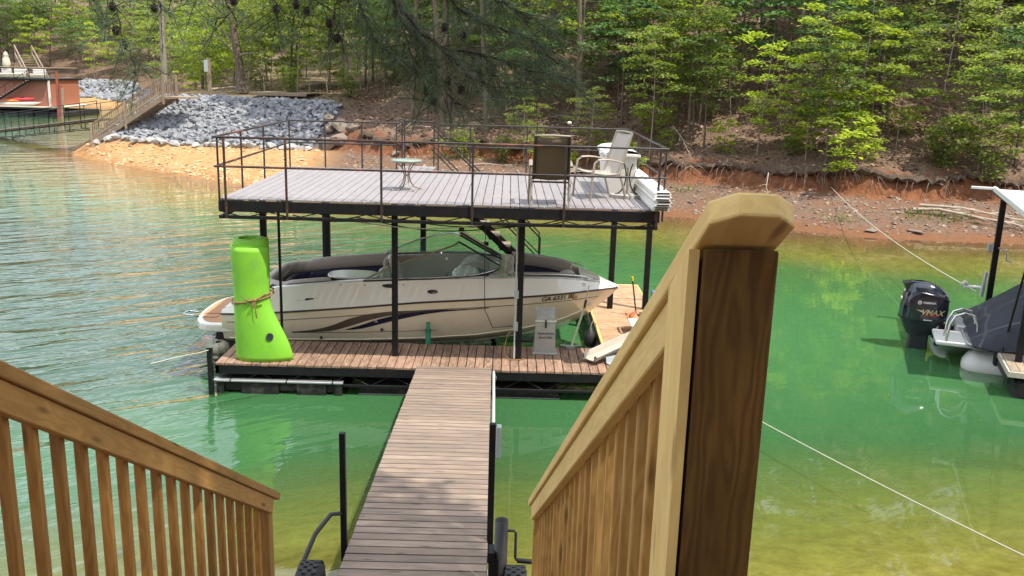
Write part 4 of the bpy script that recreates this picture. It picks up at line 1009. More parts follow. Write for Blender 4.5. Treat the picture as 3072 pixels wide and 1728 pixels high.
gq = mp(-1.0, .42, 0); g2 = mp(-.9, .42, 0); tt = (g2-gq).normalized(); nn_ = tt.cross(Vector((0, 0, 1)))
gr = MB(); gr.add([gq+nn_*.012+tt*.05*math.cos(2*math.pi*i/18)+Vector((0, 0, .06*math.sin(2*math.pi*i/18))) for i in range(18)], [tuple(range(18))]); gr.tube([gq+nn_*.008+tt*.05*math.cos(2*math.pi*i/18)+Vector((0, 0, .06*math.sin(2*math.pi*i/18))) for i in range(18)], .008, 5, closed=True)
gr.build('grommet', 'motorgrey', mat_)
# ------------------------------------------------------------------ things on the docks
cb = thing('lift_control_cover', 'cloudy clear plastic cover standing on the lower walkway beside the bow', 'cover', (.68, 14.9, .5))
mb = MB(); b0 = [(.5, 14.75), (.87, 14.75), (.87, 15.02), (.5, 15.02)]; t0 = [(.53, 14.72), (.85, 14.72), (.85, 15.0), (.53, 15.0)]
z0, z1, z2 = .53, 1.17, 1.27
r_ = [[(x, y, z0) for x, y in b0], [(x, y, z1-.08) for x, y in t0], [(x, y, z2-.0) if y > 14.9 else (x, y, z1) for x, y in t0]]
v_ = [p for q in r_ for p in q]; mb.add(v_, [(i, (i+1) % 4, (i+1) % 4+4, i+4) for i in range(4)]+[(i+4, (i+1) % 4+4, (i+1) % 4+8, i+8) for i in range(4)]+[(8, 9, 10, 11)])
o_ = mb.build('cover', 'acrylic', cb)
MB().cbox(.47, .9, 14.71, 15.06, .502, .535, .01).build('flange', 'acrylic', cb)
MB().cbox(.51, .87, 14.7, 14.712, 1.085, 1.11, .004).build('lid_edge', 'white', cb)
MB().cbox(.675, .705, 14.69, 14.706, .98, 1.12, .004).build('latch', 'dark', cb)
MB().cbox(.58, .8, 14.85, 14.97, .55, .85, .02).build('control_box', 'greybox', cb)
for k, tx in enumerate(('HydroHoist', 'Boat Lifts')):
    me = text_mesh(tx, .058, .0005, .15, .001); me.materials.append(M['motorgrey']); link('lettering', me, cb, loc=(.69, 14.727+.0006-.004*0-.012, .88-.07*k), rot=(R(86), 0, 0))

def tube_obj(parent, name, pts, r, mat, n=8): return MB().tube(pts, r, n).build(name, mat, parent)
def sling_chair(label, loc, rz, m_f, m_s, m_b):
    t = thing('patio_chair', label, 'chair', loc, rz, None, False)
    for s in (-1, 1):
        x = s*.29
        tube_obj(t, 'leg', [(x*1.12, .33, 0), (x*1.1, .31, .3), (x*1.08, .27, .6), (x*1.06, .2, .645)], .019, m_f)
        tube_obj(t, 'leg', [(x*1.0, -.34, 0), (x*1.02, -.27, .25), (x*1.04, -.2, .42)], .019, m_f)
        ar = MB().grid([[(x*1.06+u*.032, .22-.46*t_, .65+.025*math.sin(math.pi*t_)-.05*t_+v0) for u, v0 in ((-1, 0), (-.6, .016), (.6, .016), (1, 0), (.6, -.012), (-.6, -.012), (-1, 0))] for t_ in [i/8 for i in range(9)]], True); ar.build('armrest', m_f, t)
        tube_obj(t, 'side_frame', [(x*.93, .3, .44), (x*.93, .05, .40), (x*.93, -.2, .41), (x*.93, -.27, .6), (x*.92, -.36, .9), (x*.9, -.42, 1.08)], .021, m_b)
    fr = lambda z: -.2-.22*((z-.41)/.67)
    tube_obj(t, 'back_bar', [(-.27, -.42, 1.08), (0, -.435, 1.09), (.27, -.42, 1.08)], .016, m_f)
    tube_obj(t, 'cross_bar', [(-.28, -.2, .36), (.28, -.2, .36)], .015, m_b); tube_obj(t, 'cross_bar', [(-.29, .27, .36), (.29, .27, .36)], .015, m_f)
    prof = [(.3, .45), (.2, .43), (.05, .405), (-.12, .4), (-.2, .425), (-.24, .52), (-.28, .64), (-.33, .8), (-.38, .96), (-.42, 1.07)]
    sl_ = MB().grid([[(-.255+.51*u, y-.015*math.sin(math.pi*u), z-.02*math.sin(math.pi*u)) for u in [i/6 for i in range(7)]] for y, z in prof], True).build('sling', m_s, t)
    md = sl_.modifiers.new('s', 'SOLIDIFY'); md.thickness = .006
    return t
sling_chair('brown mesh patio chair seen from behind at the front edge of the upper deck', (.65, 14.24, UZ), 0, 'frame', 'sling', 'framedark')
sling_chair('beige mesh patio chair seen from the side in front of the white deck box', (1.52, 15.13, UZ), R(112), 'frame', 'slingpale', 'frame')
db = thing('deck_box', 'tall white plastic storage box standing at the right end of the upper deck', 'storage box', (1.95, 16.4, UZ))
bx = MB(); bx.add([(1.73, 15.6, UZ+.002), (2.15, 15.6, UZ+.002), (2.15, 17.1, UZ+.002), (1.73, 17.1, UZ+.002), (1.69, 15.57, UZ+.66), (2.19, 15.57, UZ+.66), (2.19, 17.13, UZ+.66), (1.69, 17.13, UZ+.66)], [(3,2,1,0), (4,5,6,7), (0,1,5,4), (1,2,6,5), (2,3,7,6), (3,0,4,7)]); bx.build('body', 'white', db)
ld = MB().grid([[(1.64+.6*u, 15.52+1.66*w_, UZ+.69+.07*math.sin(math.pi*u)**.5) for u in [i/8 for i in range(9)]] for w_ in (0, .04, .5, .96, 1)], True); ld.cbox(1.64, 2.24, 15.52, 17.18, UZ+.64, UZ+.7, .015); ld.build('lid', 'white', db)
MB().cbox(1.62, 1.645, 16.2, 16.5, UZ+.6, UZ+.66, .005).build('latch', 'white', db)
tbt = thing('side_table', 'small round side table with grey green top and four curved legs on the upper deck', 'table', (-1.73, 15.39, UZ), .2, None, False)
MB().lathe([(0, .475), (.25, .475), (.262, .49), (.267, .505), (.26, .515), (.0, .52)], n=32).build('top', 'tabletop', tbt)
for k in range(4):
    a0 = k*math.pi/2+.35; d_ = Vector((math.cos(a0), math.sin(a0), 0))
    tube_obj(tbt, 'leg', [d_*.2+Vector((0, 0, .47)), d_*.13+Vector((0, 0, .43)), d_*.07+Vector((0, 0, .35)), d_*.045+Vector((0, 0, .25)), d_*.07+Vector((0, 0, .14)), d_*.14+Vector((0, 0, .05)), d_*.27+Vector((0, 0, .012))], .012, 'frame')
MB().lathe([(.05, .24), (.055, .25), (.05, .26)], n=14).build('collar', 'frame', tbt)
us = thing('umbrella_stand', 'slab stand with two curved black bars in front of the white deck box', 'stand', (2.05, 15.2, UZ))
MB().prism([(1.72, 15.12), (1.98, 14.98), (2.2, 15.12), (2.2, 15.4), (1.72, 15.4)], UZ+.002, UZ+.05).build('slab', 'toerock', us)
for s in (-1, 1): tube_obj(us, 'bar', [(2.0+s*.03+s*.17*(1-math.sin(a)), 15.25, UZ+.05+.3*(1-math.cos(a))) for a in [i/12*math.pi*.75 for i in range(13)]][::-1], .012, 'framedark')
MB().tube([(2.0, 15.25, UZ+.05), (2.0, 15.25, UZ+.5)], .018, 8).build('sleeve', 'frame', us)
bs = thing('siding_stack', 'stack of long white ribbed boards along the right rim of the upper deck', 'boards', (2.32, 15.4, UZ))
for i in range(7):
    z = UZ+.01+i*.042; xo = 2.33+random.uniform(-.02, .02); yo = random.uniform(-.07, .07)
    bb = MB().prism([(-.13, 0), (.13, 0), (.13, .012), (.11, .034), (-.11, .034), (-.13, .012)], 13.62+yo, 17.35+yo, 1)
    bb.build('board', 'white', bs, loc=(xo, 0, z))
    MB().box(xo-.09, xo+.1, 13.615+yo, 13.622+yo, z+.008, z+.028).build('hollow_shade_plate', 'dark', bs)  # dark plate standing in for the shade inside a hollow board
# right finger: pole, blue board, orange seat, stool, gutter lengths, fender, strap
bp_ = thing('boat_pole', 'black pole with yellow tip standing upright on the right finger dock', 'pole', (2.62, 17.5, .5))
tube_obj(bp_, 'shaft', [(2.62, 17.5, .5), (2.5, 17.45, 1.22)], .014, 'dark'); tube_obj(bp_, 'tip', [(2.5, 17.45, 1.21), (2.488, 17.446, 1.3)], .02, 'yellow')
tag(MB().cbox(2.9, 3.03, 17.0, 17.62, .5, 1.0, .02).build('bumper_board', 'blue'), 'blue padded board leaning at the right edge of the finger dock', 'bumper')
os_ = thing('water_saddle', 'orange plastic float seat lying on the finger dock behind the handrail', 'float', (2.5, 16.3, .5))
ob = MB().grid([[((.24+.05*math.cos(3*a))*(.35+.65*math.sin(math.pi*t))*math.cos(a)+2.5, .3*(.35+.65*math.sin(math.pi*t))*math.sin(a)+16.3, .5+.06+.3*t+.05*math.cos(2*a)) for a in [2*math.pi*i/24 for i in range(25)]] for t in [i/8 for i in range(9)]], True).build('shell', 'orange', os_)
tube_obj(os_, 'rim', [((.27+.05*math.cos(3*a))*math.cos(a)+2.5, .3*math.sin(a)+16.3, .78+.05*math.cos(2*a)) for a in [2*math.pi*i/24 for i in range(25)]], .022, 'orange')
ws_ = thing('step_stool', 'grey white plastic step stool on the finger dock beside the long gutters', 'stool', (2.45, 15.55, .5))
for x, y in ((2.22, 15.3), (2.62, 15.3), (2.3, 15.75), (2.62, 15.75)): board('leg', (x, y, .5), (lerp(x, 2.44, .2), lerp(y, 15.5, .2), .87), .05, .05, 'white', ws_)
MB().cbox(2.2, 2.68, 15.28, 15.75, .87, .91, .015).build('seat', 'white', ws_); board('crossbar', (2.26, 15.31, .66), (2.6, 15.31, .66), .03, .05, 'white', ws_)
def gutter(label, a, b2, w, mat):
    t = thing('gutter_length', label, 'gutter', (Vector(a)+Vector(b2))/2, 0)
    a, b2 = Vector(a), Vector(b2); d = (b2-a).normalized(); sd = d.cross(Vector((0, 0, 1))).normalized(); u = sd.cross(d)
    pr = [(-w, .02), (-w*.95, .1), (-w*.85, .115), (-w*.8, .09), (-w*.7, .015), (w*.5, .01), (w*.62, .1), (w*.75, .115), (w, .1), (w*.98, .08), (w*.72, .085), (w*.6, 0), (-w*.7, 0)]
    mb = MB(); k = len(pr); vs = [p+sd*q[0]+u*q[1] for p in (a, b2) for q in pr]; mb.add(vs, [(i, (i+1) % k, (i+1) % k+k, i+k) for i in range(k)]); mb.build('channel', mat, t)
    return t
gutter('long pale extruded gutter lying aslant on the walkway corner, nearest the handrail', (1.42, 14.28, .56), (2.35, 15.1, .74), .17, 'alu')
gutter('second gutter length half under the first on the walkway corner', (1.75, 14.2, .51), (2.6, 14.75, .53), .14, 'greybox')
tag(MB().cbox(1.5, 1.9, 14.55, 14.75, .5, .53, .004).build('scrap_board', 'cream'), 'short pale scrap board at the upper end of the gutters on the walkway', 'board')
fd = thing('boat_fender', 'dark grey teardrop fender hanging off the inner edge of the finger dock', 'fender', (1.62, 16.35, .3))
MB().lathe([(0, -.02), (.06, 0), (.11, .07), (.12, .17), (.1, .26), (.04, .34), (.02, .38), (0, .39)], (1.6, 16.3, .18), 16).build('body', 'hose', fd); MB().lathe([(.0, -.03), (.07, -.01), (.1, .05)], (1.6, 16.3, .16), 14).build('cap', 'greybox', fd)
tube_obj(fd, 'rope', [(1.6, 16.3, .56), (1.66, 16.3, .75), (1.72, 16.32, .53)], .008, 'greyrope', 5)
f2 = thing('boat_fender', 'cream ribbed fender ring hanging under the swim platform at the stern', 'fender', (-5.15, 15.62, .3))
fb_ = MB().lathe([(.06, -.1), (.12, -.11), (.17, -.06), (.18, 0), (.17, .06), (.12, .11), (.06, .1)], (-5.12, 15.55, .22), 20).build('body', 'cream', f2)
for k in range(10):
    a0 = 2*math.pi*k/10; tube_obj(f2, 'rib', [(-5.12+rr*math.cos(a0), 15.55+rr*math.sin(a0), .22+zz_) for rr, zz_ in ((.13, -.112), (.178, -.06), (.19, 0), (.178, .06), (.13, .112))], .007, 'cream', 4)
cl = thing('dock_cleat', 'grey steel cleat on the inner edge of the walkway holding the bow strap', 'cleat', (1.15, 15.12, .5))
tube_obj(cl, 'horn', [(.98, 15.12, .56), (1.08, 15.12, .55), (1.22, 15.12, .55), (1.33, 15.12, .57)], .018, 'galv'); MB().cbox(1.08, 1.22, 15.08, 15.16, .5, .55, .008).build('base', 'galv', cl)
bsx = thing('bow_strap', 'yellow green strap with spring line stretched from the bow cleat down to the dock cleat', 'strap', (1.3, 15.4, .9))
pa, pb_, pc = Vector((1.17, 15.1, .56)), Vector((1.42, 15.75, 1.08)), Vector((1.5, 15.87, 1.47))
MB().grid([[pa.lerp(pb_, t)+Vector((s*.02, 0, 0)) for s in (-1, 1)] for t in (0, .5, 1)]).build('webbing', 'yelrope', bsx)
tube_obj(bsx, 'snubber', [pb_, pb_.lerp(pc, .35)], .022, 'dark'); tube_obj(bsx, 'line', [pb_.lerp(pc, .3), pc], .01, 'greyrope', 5)
tag(MB().tube([(1.0, 15.2, .3), (1.15, 15.5, .34), (1.35, 15.75, .28), (1.5, 15.7, .1), (1.55, 15.6, -.1)], .016, 6).build('hose', 'hose'), 'black hose curving over the water between bow and walkway', 'hose')
# mooring cables
p2 = at(2455, 733, 18.4)
tag(sagline(at(2090, 470, 36.2), p2, .25, .012, 'mooring_cable', 'greyrope'), 'pale cable from the far shore down to the pontoon boat dock', 'cable')
tag(sagline((2.9, 14.0, .42), (6.3, 6.6, .55), .1, .008, 'mooring_cable', 'greyrope'), 'thin pale cable crossing the green water behind the newel post to the lower right', 'cable')

# ------------------------------------------------------------------ neighbour's dock, pontoon boat and outboard
NB, NR = (8.9, 15.15, 0), R(-20)
nd = thing('neighbour_dock', 'edge of the next dock with black posts and a white panelled roof at the right', 'dock', NB, NR, None, False)
for i in range(22): board('plank', (-.1+i*.142+.07, -.62, .45), (-.1+i*.142+.07, .55, .45), .134, .04, 'oldwood', nd)
board('rim_board', (-.13, -.66, .42), (-.13, .58, .42), .04, .1, 'alu', nd); board('rim_board', (-.15, -.66, .42), (3.1, -.66, .42), .04, .1, 'alu', nd)
for y0 in (-.6, ): MB().cbox(.0, 2.9, y0, .5, -.15, .3, .04).build('float', 'float', nd)
board('frame_bar', (-.1, -.6, .3), (-.1, .55, .3), .06, .16, 'black', nd)
board('post', (.1, .02, .45), (.1, .02, 3.0), .1, .1, 'black', nd); board('post', (.05, 3.62, -.4), (.05, 3.62, 3.05), .11, .11, 'black', nd)
board('rod', (-.05, .72, .35), (.15, .45, 2.9), .035, .035, 'black', nd)
MB().tube([(-.12, .75, .1), (-.15, .6, .4), (-.1, .5, .55), (-.08, .6, .35)], .05, 8).build('line_bundle', 'hose', nd)
rf = MB()
board('eave', (-.1, -.3, 3.02), (-.1, 3.95, 3.06), .06, .1, 'solar', nd)
for i in range(4):
    for j in range(5): MB().cbox(-.06+i*.85, .76+i*.85, -.28+j*.84, .53+j*.84, 3.04, 3.065, .006).build('roof_panel', 'solar', nd)
board('roof_frame', (-.1, 3.95, 3.02), (3.4, 3.95, 3.02), .05, .1, 'black', nd); board('roof_frame', (-.05, -.28, 2.98), (-.05, 3.95, 2.98), .05, .08, 'black', nd)
board('bracket', (-.55, 3.9, 3.07), (-.08, 3.9, 3.07), .09, .05, 'white', nd)
w2_ = thing('hand_winch', 'small silver hand winch with crank on the far black post of the next dock', 'winch', (0, 0, 0), 0, None, False); w2_.location = Matrix.Translation(NB) @ Matrix.Rotation(NR, 4, 'Z') @ Vector((.0, 3.55, 1.85)); w2_.rotation_euler = (0, 0, NR)
MB().cbox(-.13, -.03, -.08, .08, -.05, .12, .01).build('housing', 'galv', w2_); tube_obj(w2_, 'crank', [(.06, -.08, .05), (.22, -.1, .02), (.24, -.1, -.2), (.34, -.1, -.22)], .014, 'galv')
tube_obj(nd, 'stub_post', [(-.15, 3.25, .9), (-.12, 3.25, 1.42)], .045, 'galv', 10)
MB().cbox(-.45, -.05, 3.7, 3.85, .95, 1.0, .01).build('cleat_plate', 'white', nd); MB().ball((-.42, 3.78, 1.02), .08, 8, 6).build('rope_knot', 'greyrope', nd)

pt = thing('pontoon_boat', 'pontoon boat under a black cover with two silver ladder hoops at its stern', 'boat', NB, NR, None, False)
for y in (.95, 2.75):
    q = MB().lathe([(0, -.05), (.12, -.03), (.25, .06), (.3, .2), (.3, 3.6), (.2, 3.8), (0, 3.9)], (-.62 if y < 2 else -1.0, y, .06), 20, True, Matrix.Rotation(R(90), 3, 'Y')).build('pontoon', 'white', pt)
MB().cbox(-.55, 3.2, .65, 3.05, .42, .5, .02).build('deck', 'galv', pt); MB().cbox(-1.15, -.5, .8, 1.75, .4, .48, .02).build('stern_step', 'white', pt)
MB().cbox(-.75, -.5, 1.7, 2.65, .2, .6, .03).build('transom_box', 'galv', pt)
tube_obj(pt, 'rub_rail', [(-.62, 2.9, .5), (-.62, .75, .5), (-.5, .63, .5), (3.2, .63, .5)], .028, 'galv')
hoop = lambda x, y0, y1: [(x, y0, .48), (x, y0+.02, .82), (x, lerp(y0, y1, .25), .98), (x, lerp(y0, y1, .7), 1.0), (x, y1-.02, .86), (x, y1, .52)]
for k, (dx, y0, y1) in enumerate(((-.75, .95, 1.5), (-.72, 1.45, 2.0))):
    tube_obj(pt, 'ladder_hoop', [(-.98+q*.55, .85+k*.38+q*.2, z) for q, z in ((0, .45), (.05, .8), (.2, .97), (.5, 1.03), (.8, .98), (.95, .8), (1, .55))], .024, 'chrome', 8)
def covz(x, y):
    e = max(0, min(1, (x+.55)/1.6)); s = math.sin(math.pi*max(0, min(1, (y-.55)/2.6)))**.35
    return .5+(.1+1.3*e**.8)*s+.04*math.sin(5*x+2.5*y)*s*e+.025*math.sin(11*y+3*x)*s
cvr = MB().grid([[(x, y, covz(x, y)) for y in [.5+2.7*j/34 for j in range(35)]] for x in [-.58+3.8*i/40 for i in range(41)]], True, True).build('cover', 'cover', pt)
tube_obj(pt, 'cover_hem', [(x, .52, .5+.02*math.sin(9*x)) for x in [-.55+3.7*i/20 for i in range(21)]], .03, 'cover')
MB().cbox(.6, 3.2, .62, .66, .5, .62, .005).build('fence_panel', 'dark', pt)
for x in (-.2, .25): MB().cbox(x, x+.22, .585, .6, .5, .53, .004).build('cleat', 'chrome', pt)

om = thing('outboard_motor', 'glossy black outboard motor with silver lettering tilted down behind the pontoon boat', 'outboard motor', (8.3, 17.45, -.1), R(-12), None, False)
# cowling: cross sections up the motor; x runs aft(-) to fore(+), the lettered side faces the camera (-y)
secs = [(.40, -.26, .22, .15), (.55, -.34, .34, .2), (.72, -.40, .44, .235), (.735, -.425, .46, .25), (.95, -.42, .47, .26), (1.12, -.40, .46, .25), (1.25, -.37, .42, .23), (1.36, -.33, .3, .19), (1.44, -.3, .12, .13), (1.465, -.26, .0, .07)]
def secring(z, xa, xb, hw, n=28):
    c0, a0 = (xa+xb)/2, (xb-xa)/2; p = []
    for i in range(n):
        a = 2*math.pi*i/n; ca, sa = math.cos(a), math.sin(a)
        p.append((c0+a0*math.copysign(abs(ca)**.62, ca), hw*math.copysign(abs(sa)**.62, sa), z))
    return p+[p[0]]
MB().grid([secring(*q) for q in secs[3:]], True).build('cowling', 'cowl', om)
lo = [secring(*q) for q in secs[:4]]; MB().grid(lo, True).build('lower_cowl', 'motorgrey', om)
MB().grid([secring(z, -.43, .47, .256) for z in (.715, .75)], True).build('cowl_seam', 'dark', om)
MB().grid([secring(.40, -.24, .2, .14), secring(.42, -.27, .23, .16)], True).build('midsection_band', 'galv', om)
MB().cbox(-.2, .16, -.11, .11, -.6, .42, .03).build('midsection', 'motorgrey', om); MB().cbox(-.42, .14, -.15, .15, -.3, -.26, .01).build('cavitation_plate', 'motorgrey', om)
vt = MB().prism([(-.36, 1.3), (-.1, 1.44), (-.24, 1.46), (-.42, 1.42)], -.12, .12, 1); vt.build('air_scoop', 'dark', om)
MB().tube([(-.1, -.245, 1.27), (.1, -.25, 1.24), (.3, -.235, 1.2), (.44, -.16, 1.12)], .02, 6).build('crease', 'cowl', om)
MB().cbox(.26, .36, -.17, -.1, .2, .62, .02).build('bracket', 'motorgrey', om); MB().cbox(.24, .6, -.09, .09, .3, .62, .02).build('clamp', 'dark', om)
board('trim_rod', (.24, -.19, .28), (.28, -.17, .66), .04, .02, 'silver', om)
def otext(tx, x, z, w, mat, shear=0, bold=0, y=-.265):
    me = text_mesh(tx, 1.0, .0, shear, bold); v = np.zeros(len(me.vertices)*3); me.vertices.foreach_get('co', v); v = v.reshape(-1, 3); k = w/(v[:, 0].max()-v[:, 0].min())
    me.vertices.foreach_set('co', np.stack([x+v[:, 0]*k, np.full(len(v), y), z+v[:, 1]*k], -1).ravel()); me.materials.append(M[mat]); return link('lettering', me, om)
otext('YAMAHA', .06, 1.08, .25, 'silver', 0, .02, -.257)
em = MB().tube([(-.12+.033*math.cos(a), -.257, 1.08+.033*math.sin(a)) for a in [2*math.pi*i/16 for i in range(16)]], .005, 5, closed=True)
for a in (90, 210, 330): em.tube([(-.12, -.257, 1.08), (-.12+.033*math.cos(R(a)), -.257, 1.08+.033*math.sin(R(a)))], .0045, 4)
em.build('emblem', 'silver', om)
otext('VMAX', .12, .89, .42, 'gold', .35, .02, -.268)
MB().add([(-.02, -.268, .835), (.3, -.268, .85), (.22, -.268, .825), (.02, -.268, .82)], [(0, 1, 2, 3)]).build('flash', 'red', om); MB().add([(-.18, -.268, .945), (-.02, -.268, .92), (-.06, -.268, .89)], [(0, 1, 2)]).build('flash', 'gold', om)
board('badge', (-.02, -.262, .735), (.14, -.262, .735), .006, .02, 'silver', om)
MB().ball((-.43, -.08, 1.12), .05, 8, 6, (.3, 1, .8)).build('sticker', 'white', om); MB().ball((-.39, -.09, 1.28), .035, 8, 6, (.4, 1, .8)).build('badge', 'silver', om)
# ------------------------------------------------------------------ rock armour on the left bank and in the cove
def rockmesh(name, mat, sx, sy, sz, npt=15):
    bm_ = __import__('bmesh').new()
    for _ in range(npt):
        v_ = Vector((random.gauss(0, 1), random.gauss(0, 1), random.gauss(0, 1))).normalized()*random.uniform(.8, 1.05)
        bm_.verts.new((v_.x*sx, v_.y*sy, v_.z*sz))
    import bmesh
    h = bmesh.ops.convex_hull(bm_, input=bm_.verts); bmesh.ops.delete(bm_, geom=[e for e in h['geom_interior'] if isinstance(e, bmesh.types.BMVert)], context='VERTS')
    me = bpy.data.meshes.new(name); bm_.to_mesh(me); bm_.free(); me.materials.append(M[mat]); return me
RK = [rockmesh('rock', 'rock', random.uniform(.8, 1.25), random.uniform(.7, 1.0), random.uniform(.45, .75)) for _ in range(9)]
TK = [rockmesh('boulder', 'toerock', random.uniform(1.0, 1.4), .75, random.uniform(.6, .75), 18) for _ in range(5)]
def rot_r(flat=.5): return (random.uniform(-flat, flat), random.uniform(-flat, flat), random.uniform(0, 6.28))
def join_rocks(name, items, mat, parent=None, **kw):
    vs, fs, k = [], [], 0
    for me, loc, rot, sc in items:
        mt = Matrix.LocRotScale(Vector(loc), __import__('mathutils').Euler(rot), Vector((sc, sc, sc)))
        vs += [tuple(mt @ v.co) for v in me.vertices]; fs += [tuple(i+k for i in p.vertices) for p in me.polygons]; k += len(me.vertices)
    me2 = bpy.data.meshes.new(name); me2.from_pydata(vs, [], fs); me2.materials.append(M[mat]); return link(name, me2, parent, **kw)
def polyat(P, t):
    seg = np.hypot(*np.diff(P, axis=0).T); c0 = np.concatenate([[0], np.cumsum(seg)]); q = t*c0[-1]
    return np.array([np.interp(q, c0, P[:, 0]), np.interp(q, c0, P[:, 1])])
toeL = np.array([(-22.5,50.2),(-19,48.5),(-15.9,47.4),(-10.2,46.7)], float); topL = np.array([(-20.2,52.6),(-17.2,52.0),(-14.6,51.2),(-9.4,50.3)], float)
rip = thing('riprap_bank', 'big slope of loose blue grey rocks above the orange beach, right of the wooden stairs', 'rock bank', (-15.5, 49, 1))
pts = []
for i in range(3600):
    t, s = random.random(), random.random()**.9*1.08
    p = polyat(toeL, t)*(1-s)+polyat(topL, t)*s+rng.normal(0, .12, 2); pts.append((p[0], p[1]))
pz = terrain(np.array([p[0] for p in pts]), np.array([p[1] for p in pts]))[0]
items = []
for (x, y), z in zip(pts, pz):
    r = random.choice((.08, .1, .12, .14, .16, .19, .22)); items.append((random.choice(RK), (x, y, z+r*random.uniform(.0, .5)), rot_r(.8), r*1.15))
items.sort(key=lambda q: -q[3]*50/q[1][1])
for me, loc, rot, sc in items[:270]:
    o = link('rock', me, rip, loc=loc, rot=rot); o.scale = (sc,)*3
join_rocks('rocks', items[270:], 'rock', rip, kind='stuff')
for i in range(27):                                             # row of boulders along the toe
    p = polyat(toeL, i/26)+rng.normal(0, .08, 2)-np.array([0, .15]); r = random.uniform(.24, .38)
    o = link('boulder', random.choice(TK), rip, loc=(p[0], p[1], zat(p[0], p[1])+r*.25), rot=rot_r(.2)); o.scale = (r*1.2, r, r)
BRK = [rockmesh('boulder', 'brownrock', 1.2, .9, .7, 18) for _ in range(4)]
lr = thing('ledge_rocks', 'brown boulders at the right end of the grey rock slope', 'rocks', (-8.9, 47.2, 1))
for x, y, r in ((-9.3, 46.7, .6), (-8.6, 46.5, .5), (-8.9, 47.6, .55), (-9.4, 47.8, .4), (-8.0, 46.7, .42), (-9.6, 48.8, .4)):
    o = link('boulder', random.choice(BRK), lr, loc=(x, y, zat(x, y)+r*.35), rot=rot_r(.3)); o.scale = (r,)*3
rip2 = thing('riprap_bank', 'distant strip of pale grey rocks above the far beach of the cove', 'rock bank', (-47, 108, 2))
items = []
A_, B_ = np.array([(-53.5, 111.), (-47, 108.8), (-41., 103.5)]), np.array([(-54, 116.), (-46, 113.2), (-38.5, 107.)])
pts = [polyat(A_, t)*(1-s)+polyat(B_, t)*s for t, s in rng.random((700, 2))]
pz = terrain(np.array([p[0] for p in pts]), np.array([p[1] for p in pts]))[0]
for p, z in zip(pts, pz):
    r = random.uniform(.25, .48); items.append((random.choice(RK), (p[0], p[1], z+.1), rot_r(.8), r))
items.sort(key=lambda q: -q[3])
for me, loc, rot, sc in items[:220]:
    o = link('rock', me, rip2, loc=loc, rot=rot); o.scale = (sc,)*3
join_rocks('rocks', items[220:], 'rock', rip2, kind='stuff')

# ------------------------------------------------------------------ far left: stairs, gangway, red boathouse
def zl(x, y, Y): return at(x/4.14*.83854, (150+y/4.14)*.83854, Y)
def z1(x, y, Y): return at(x/2.5156*.83854, y/2.5156*.83854, Y)
ws = thing('wooden_stairs', 'weathered wooden stairs with baluster railings beside the grey rock slope on the left bank', 'stairs', (-20.5, 49.5, 1.5))
sa, sbv = zl(1150, 1170, 50.2), zl(2030, 590, 48.9)
sd_ = (sbv-sa); sdn = Vector((sd_.x, sd_.y, 0)).normalized(); sw_ = Vector((-sdn.y, sdn.x, 0))*1.15
for k, off in enumerate((Vector(), sw_)):
    board('stringer', sa+off, sbv+off, .06, .24, 'oldwood', ws)
    for z in (.3, 1.05): board('rail', sa+off+Vector((0, 0, z)), sbv+off+Vector((0, 0, z)), .06, .09, 'oldwood', ws)
    for t in (0, .48, 1): p = sa.lerp(sbv, t)+off; board('post', p-Vector((0, 0, .35)), p+Vector((0, 0, 1.15)), .12, .12, 'oldwood', ws)
    for i in range(1, 34):
        if i != 16: p = sa.lerp(sbv, i/34)+off; board('baluster', p+Vector((0, 0, .3)), p+Vector((0, 0, 1.03)), .045, .045, 'oldwood', ws)
for i in range(15):
    p = sa.lerp(sbv, (i+.5)/15)+Vector((0, 0, .06)); board('tread', p, p+sw_, .28, .045, 'oldwood', ws); board('riser', p-Vector((.0, 0, .1))+sdn*.13, p+sw_-Vector((0, 0, .1))+sdn*.13, .02, .14, 'oldwood', ws)
la = sbv+sdn*.05; board('landing', la+sw_*.5+Vector((0, 0, .02)), la+sw_*.5+sdn*1.3+Vector((0, 0, .02)), 1.2, .08, 'oldwood', ws)
for off in (Vector(), sw_*.8):
    board('skid_rail', sa+off+Vector((0, 0, .3)), zl(850 if off.length else 915, 1220 if off.length else 1250, 51.2), .07, .07, 'oldwood', ws)
pole_t = thing('utility_pole', 'tall tan wooden pole standing at the top of the wooden stairs', 'pole', z1(1235, 560, 51))
pb0 = z1(1240, 590, 51); ptp = z1(1190, -300, 51.3); MB().tube([pb0-Vector((0, 0, .4)), pb0.lerp(ptp, .5)+Vector((.04, 0, 0)), ptp], [.17, .15, .12], 10).build('shaft', 'barkpale', pole_t)
pp = z1(1585, 670, 53); pt_ = z1(1572, 440, 53)
t = thing('meter_post', 'grey wooden post with a meter box in front of the trees on the left bank', 'post', pp)
board('post', pp-Vector((0, 0, .4)), pt_, .2, .2, 'oldwood', t); MB().cbox(pt_.x-.24, pt_.x-.02, pt_.y-.12, pt_.y-.02, pt_.z-.75, pt_.z-.1, .01).build('meter_box', 'greybox', t)
pd = thing('wooden_platform', 'low flat wooden platform lying in the leaves above the rock slope', 'platform', z1(2150, 680, 53))
c1, c2, c3, c4 = z1(1885, 708, 52.2), z1(2312, 708, 52.2), z1(2470, 625, 55.5), z1(2010, 632, 55.5)
zp = max(c1.z, c2.z)
for i in range(14):
    t0, t1 = i/14+.004, (i+1)/14-.004
    a, b2, c0, d0 = c1.lerp(c4, t0), c2.lerp(c3, t0), c2.lerp(c3, t1), c1.lerp(c4, t1)
    MB().prism([(q.x, q.y) for q in (a, b2, c0, d0)], zp-.03, zp).build('plank', 'oldwood', pd)
board('edge_beam', (c1.x, c1.y, zp-.09), (c2.x, c2.y, zp-.09), .06, .13, 'oldwood', pd)
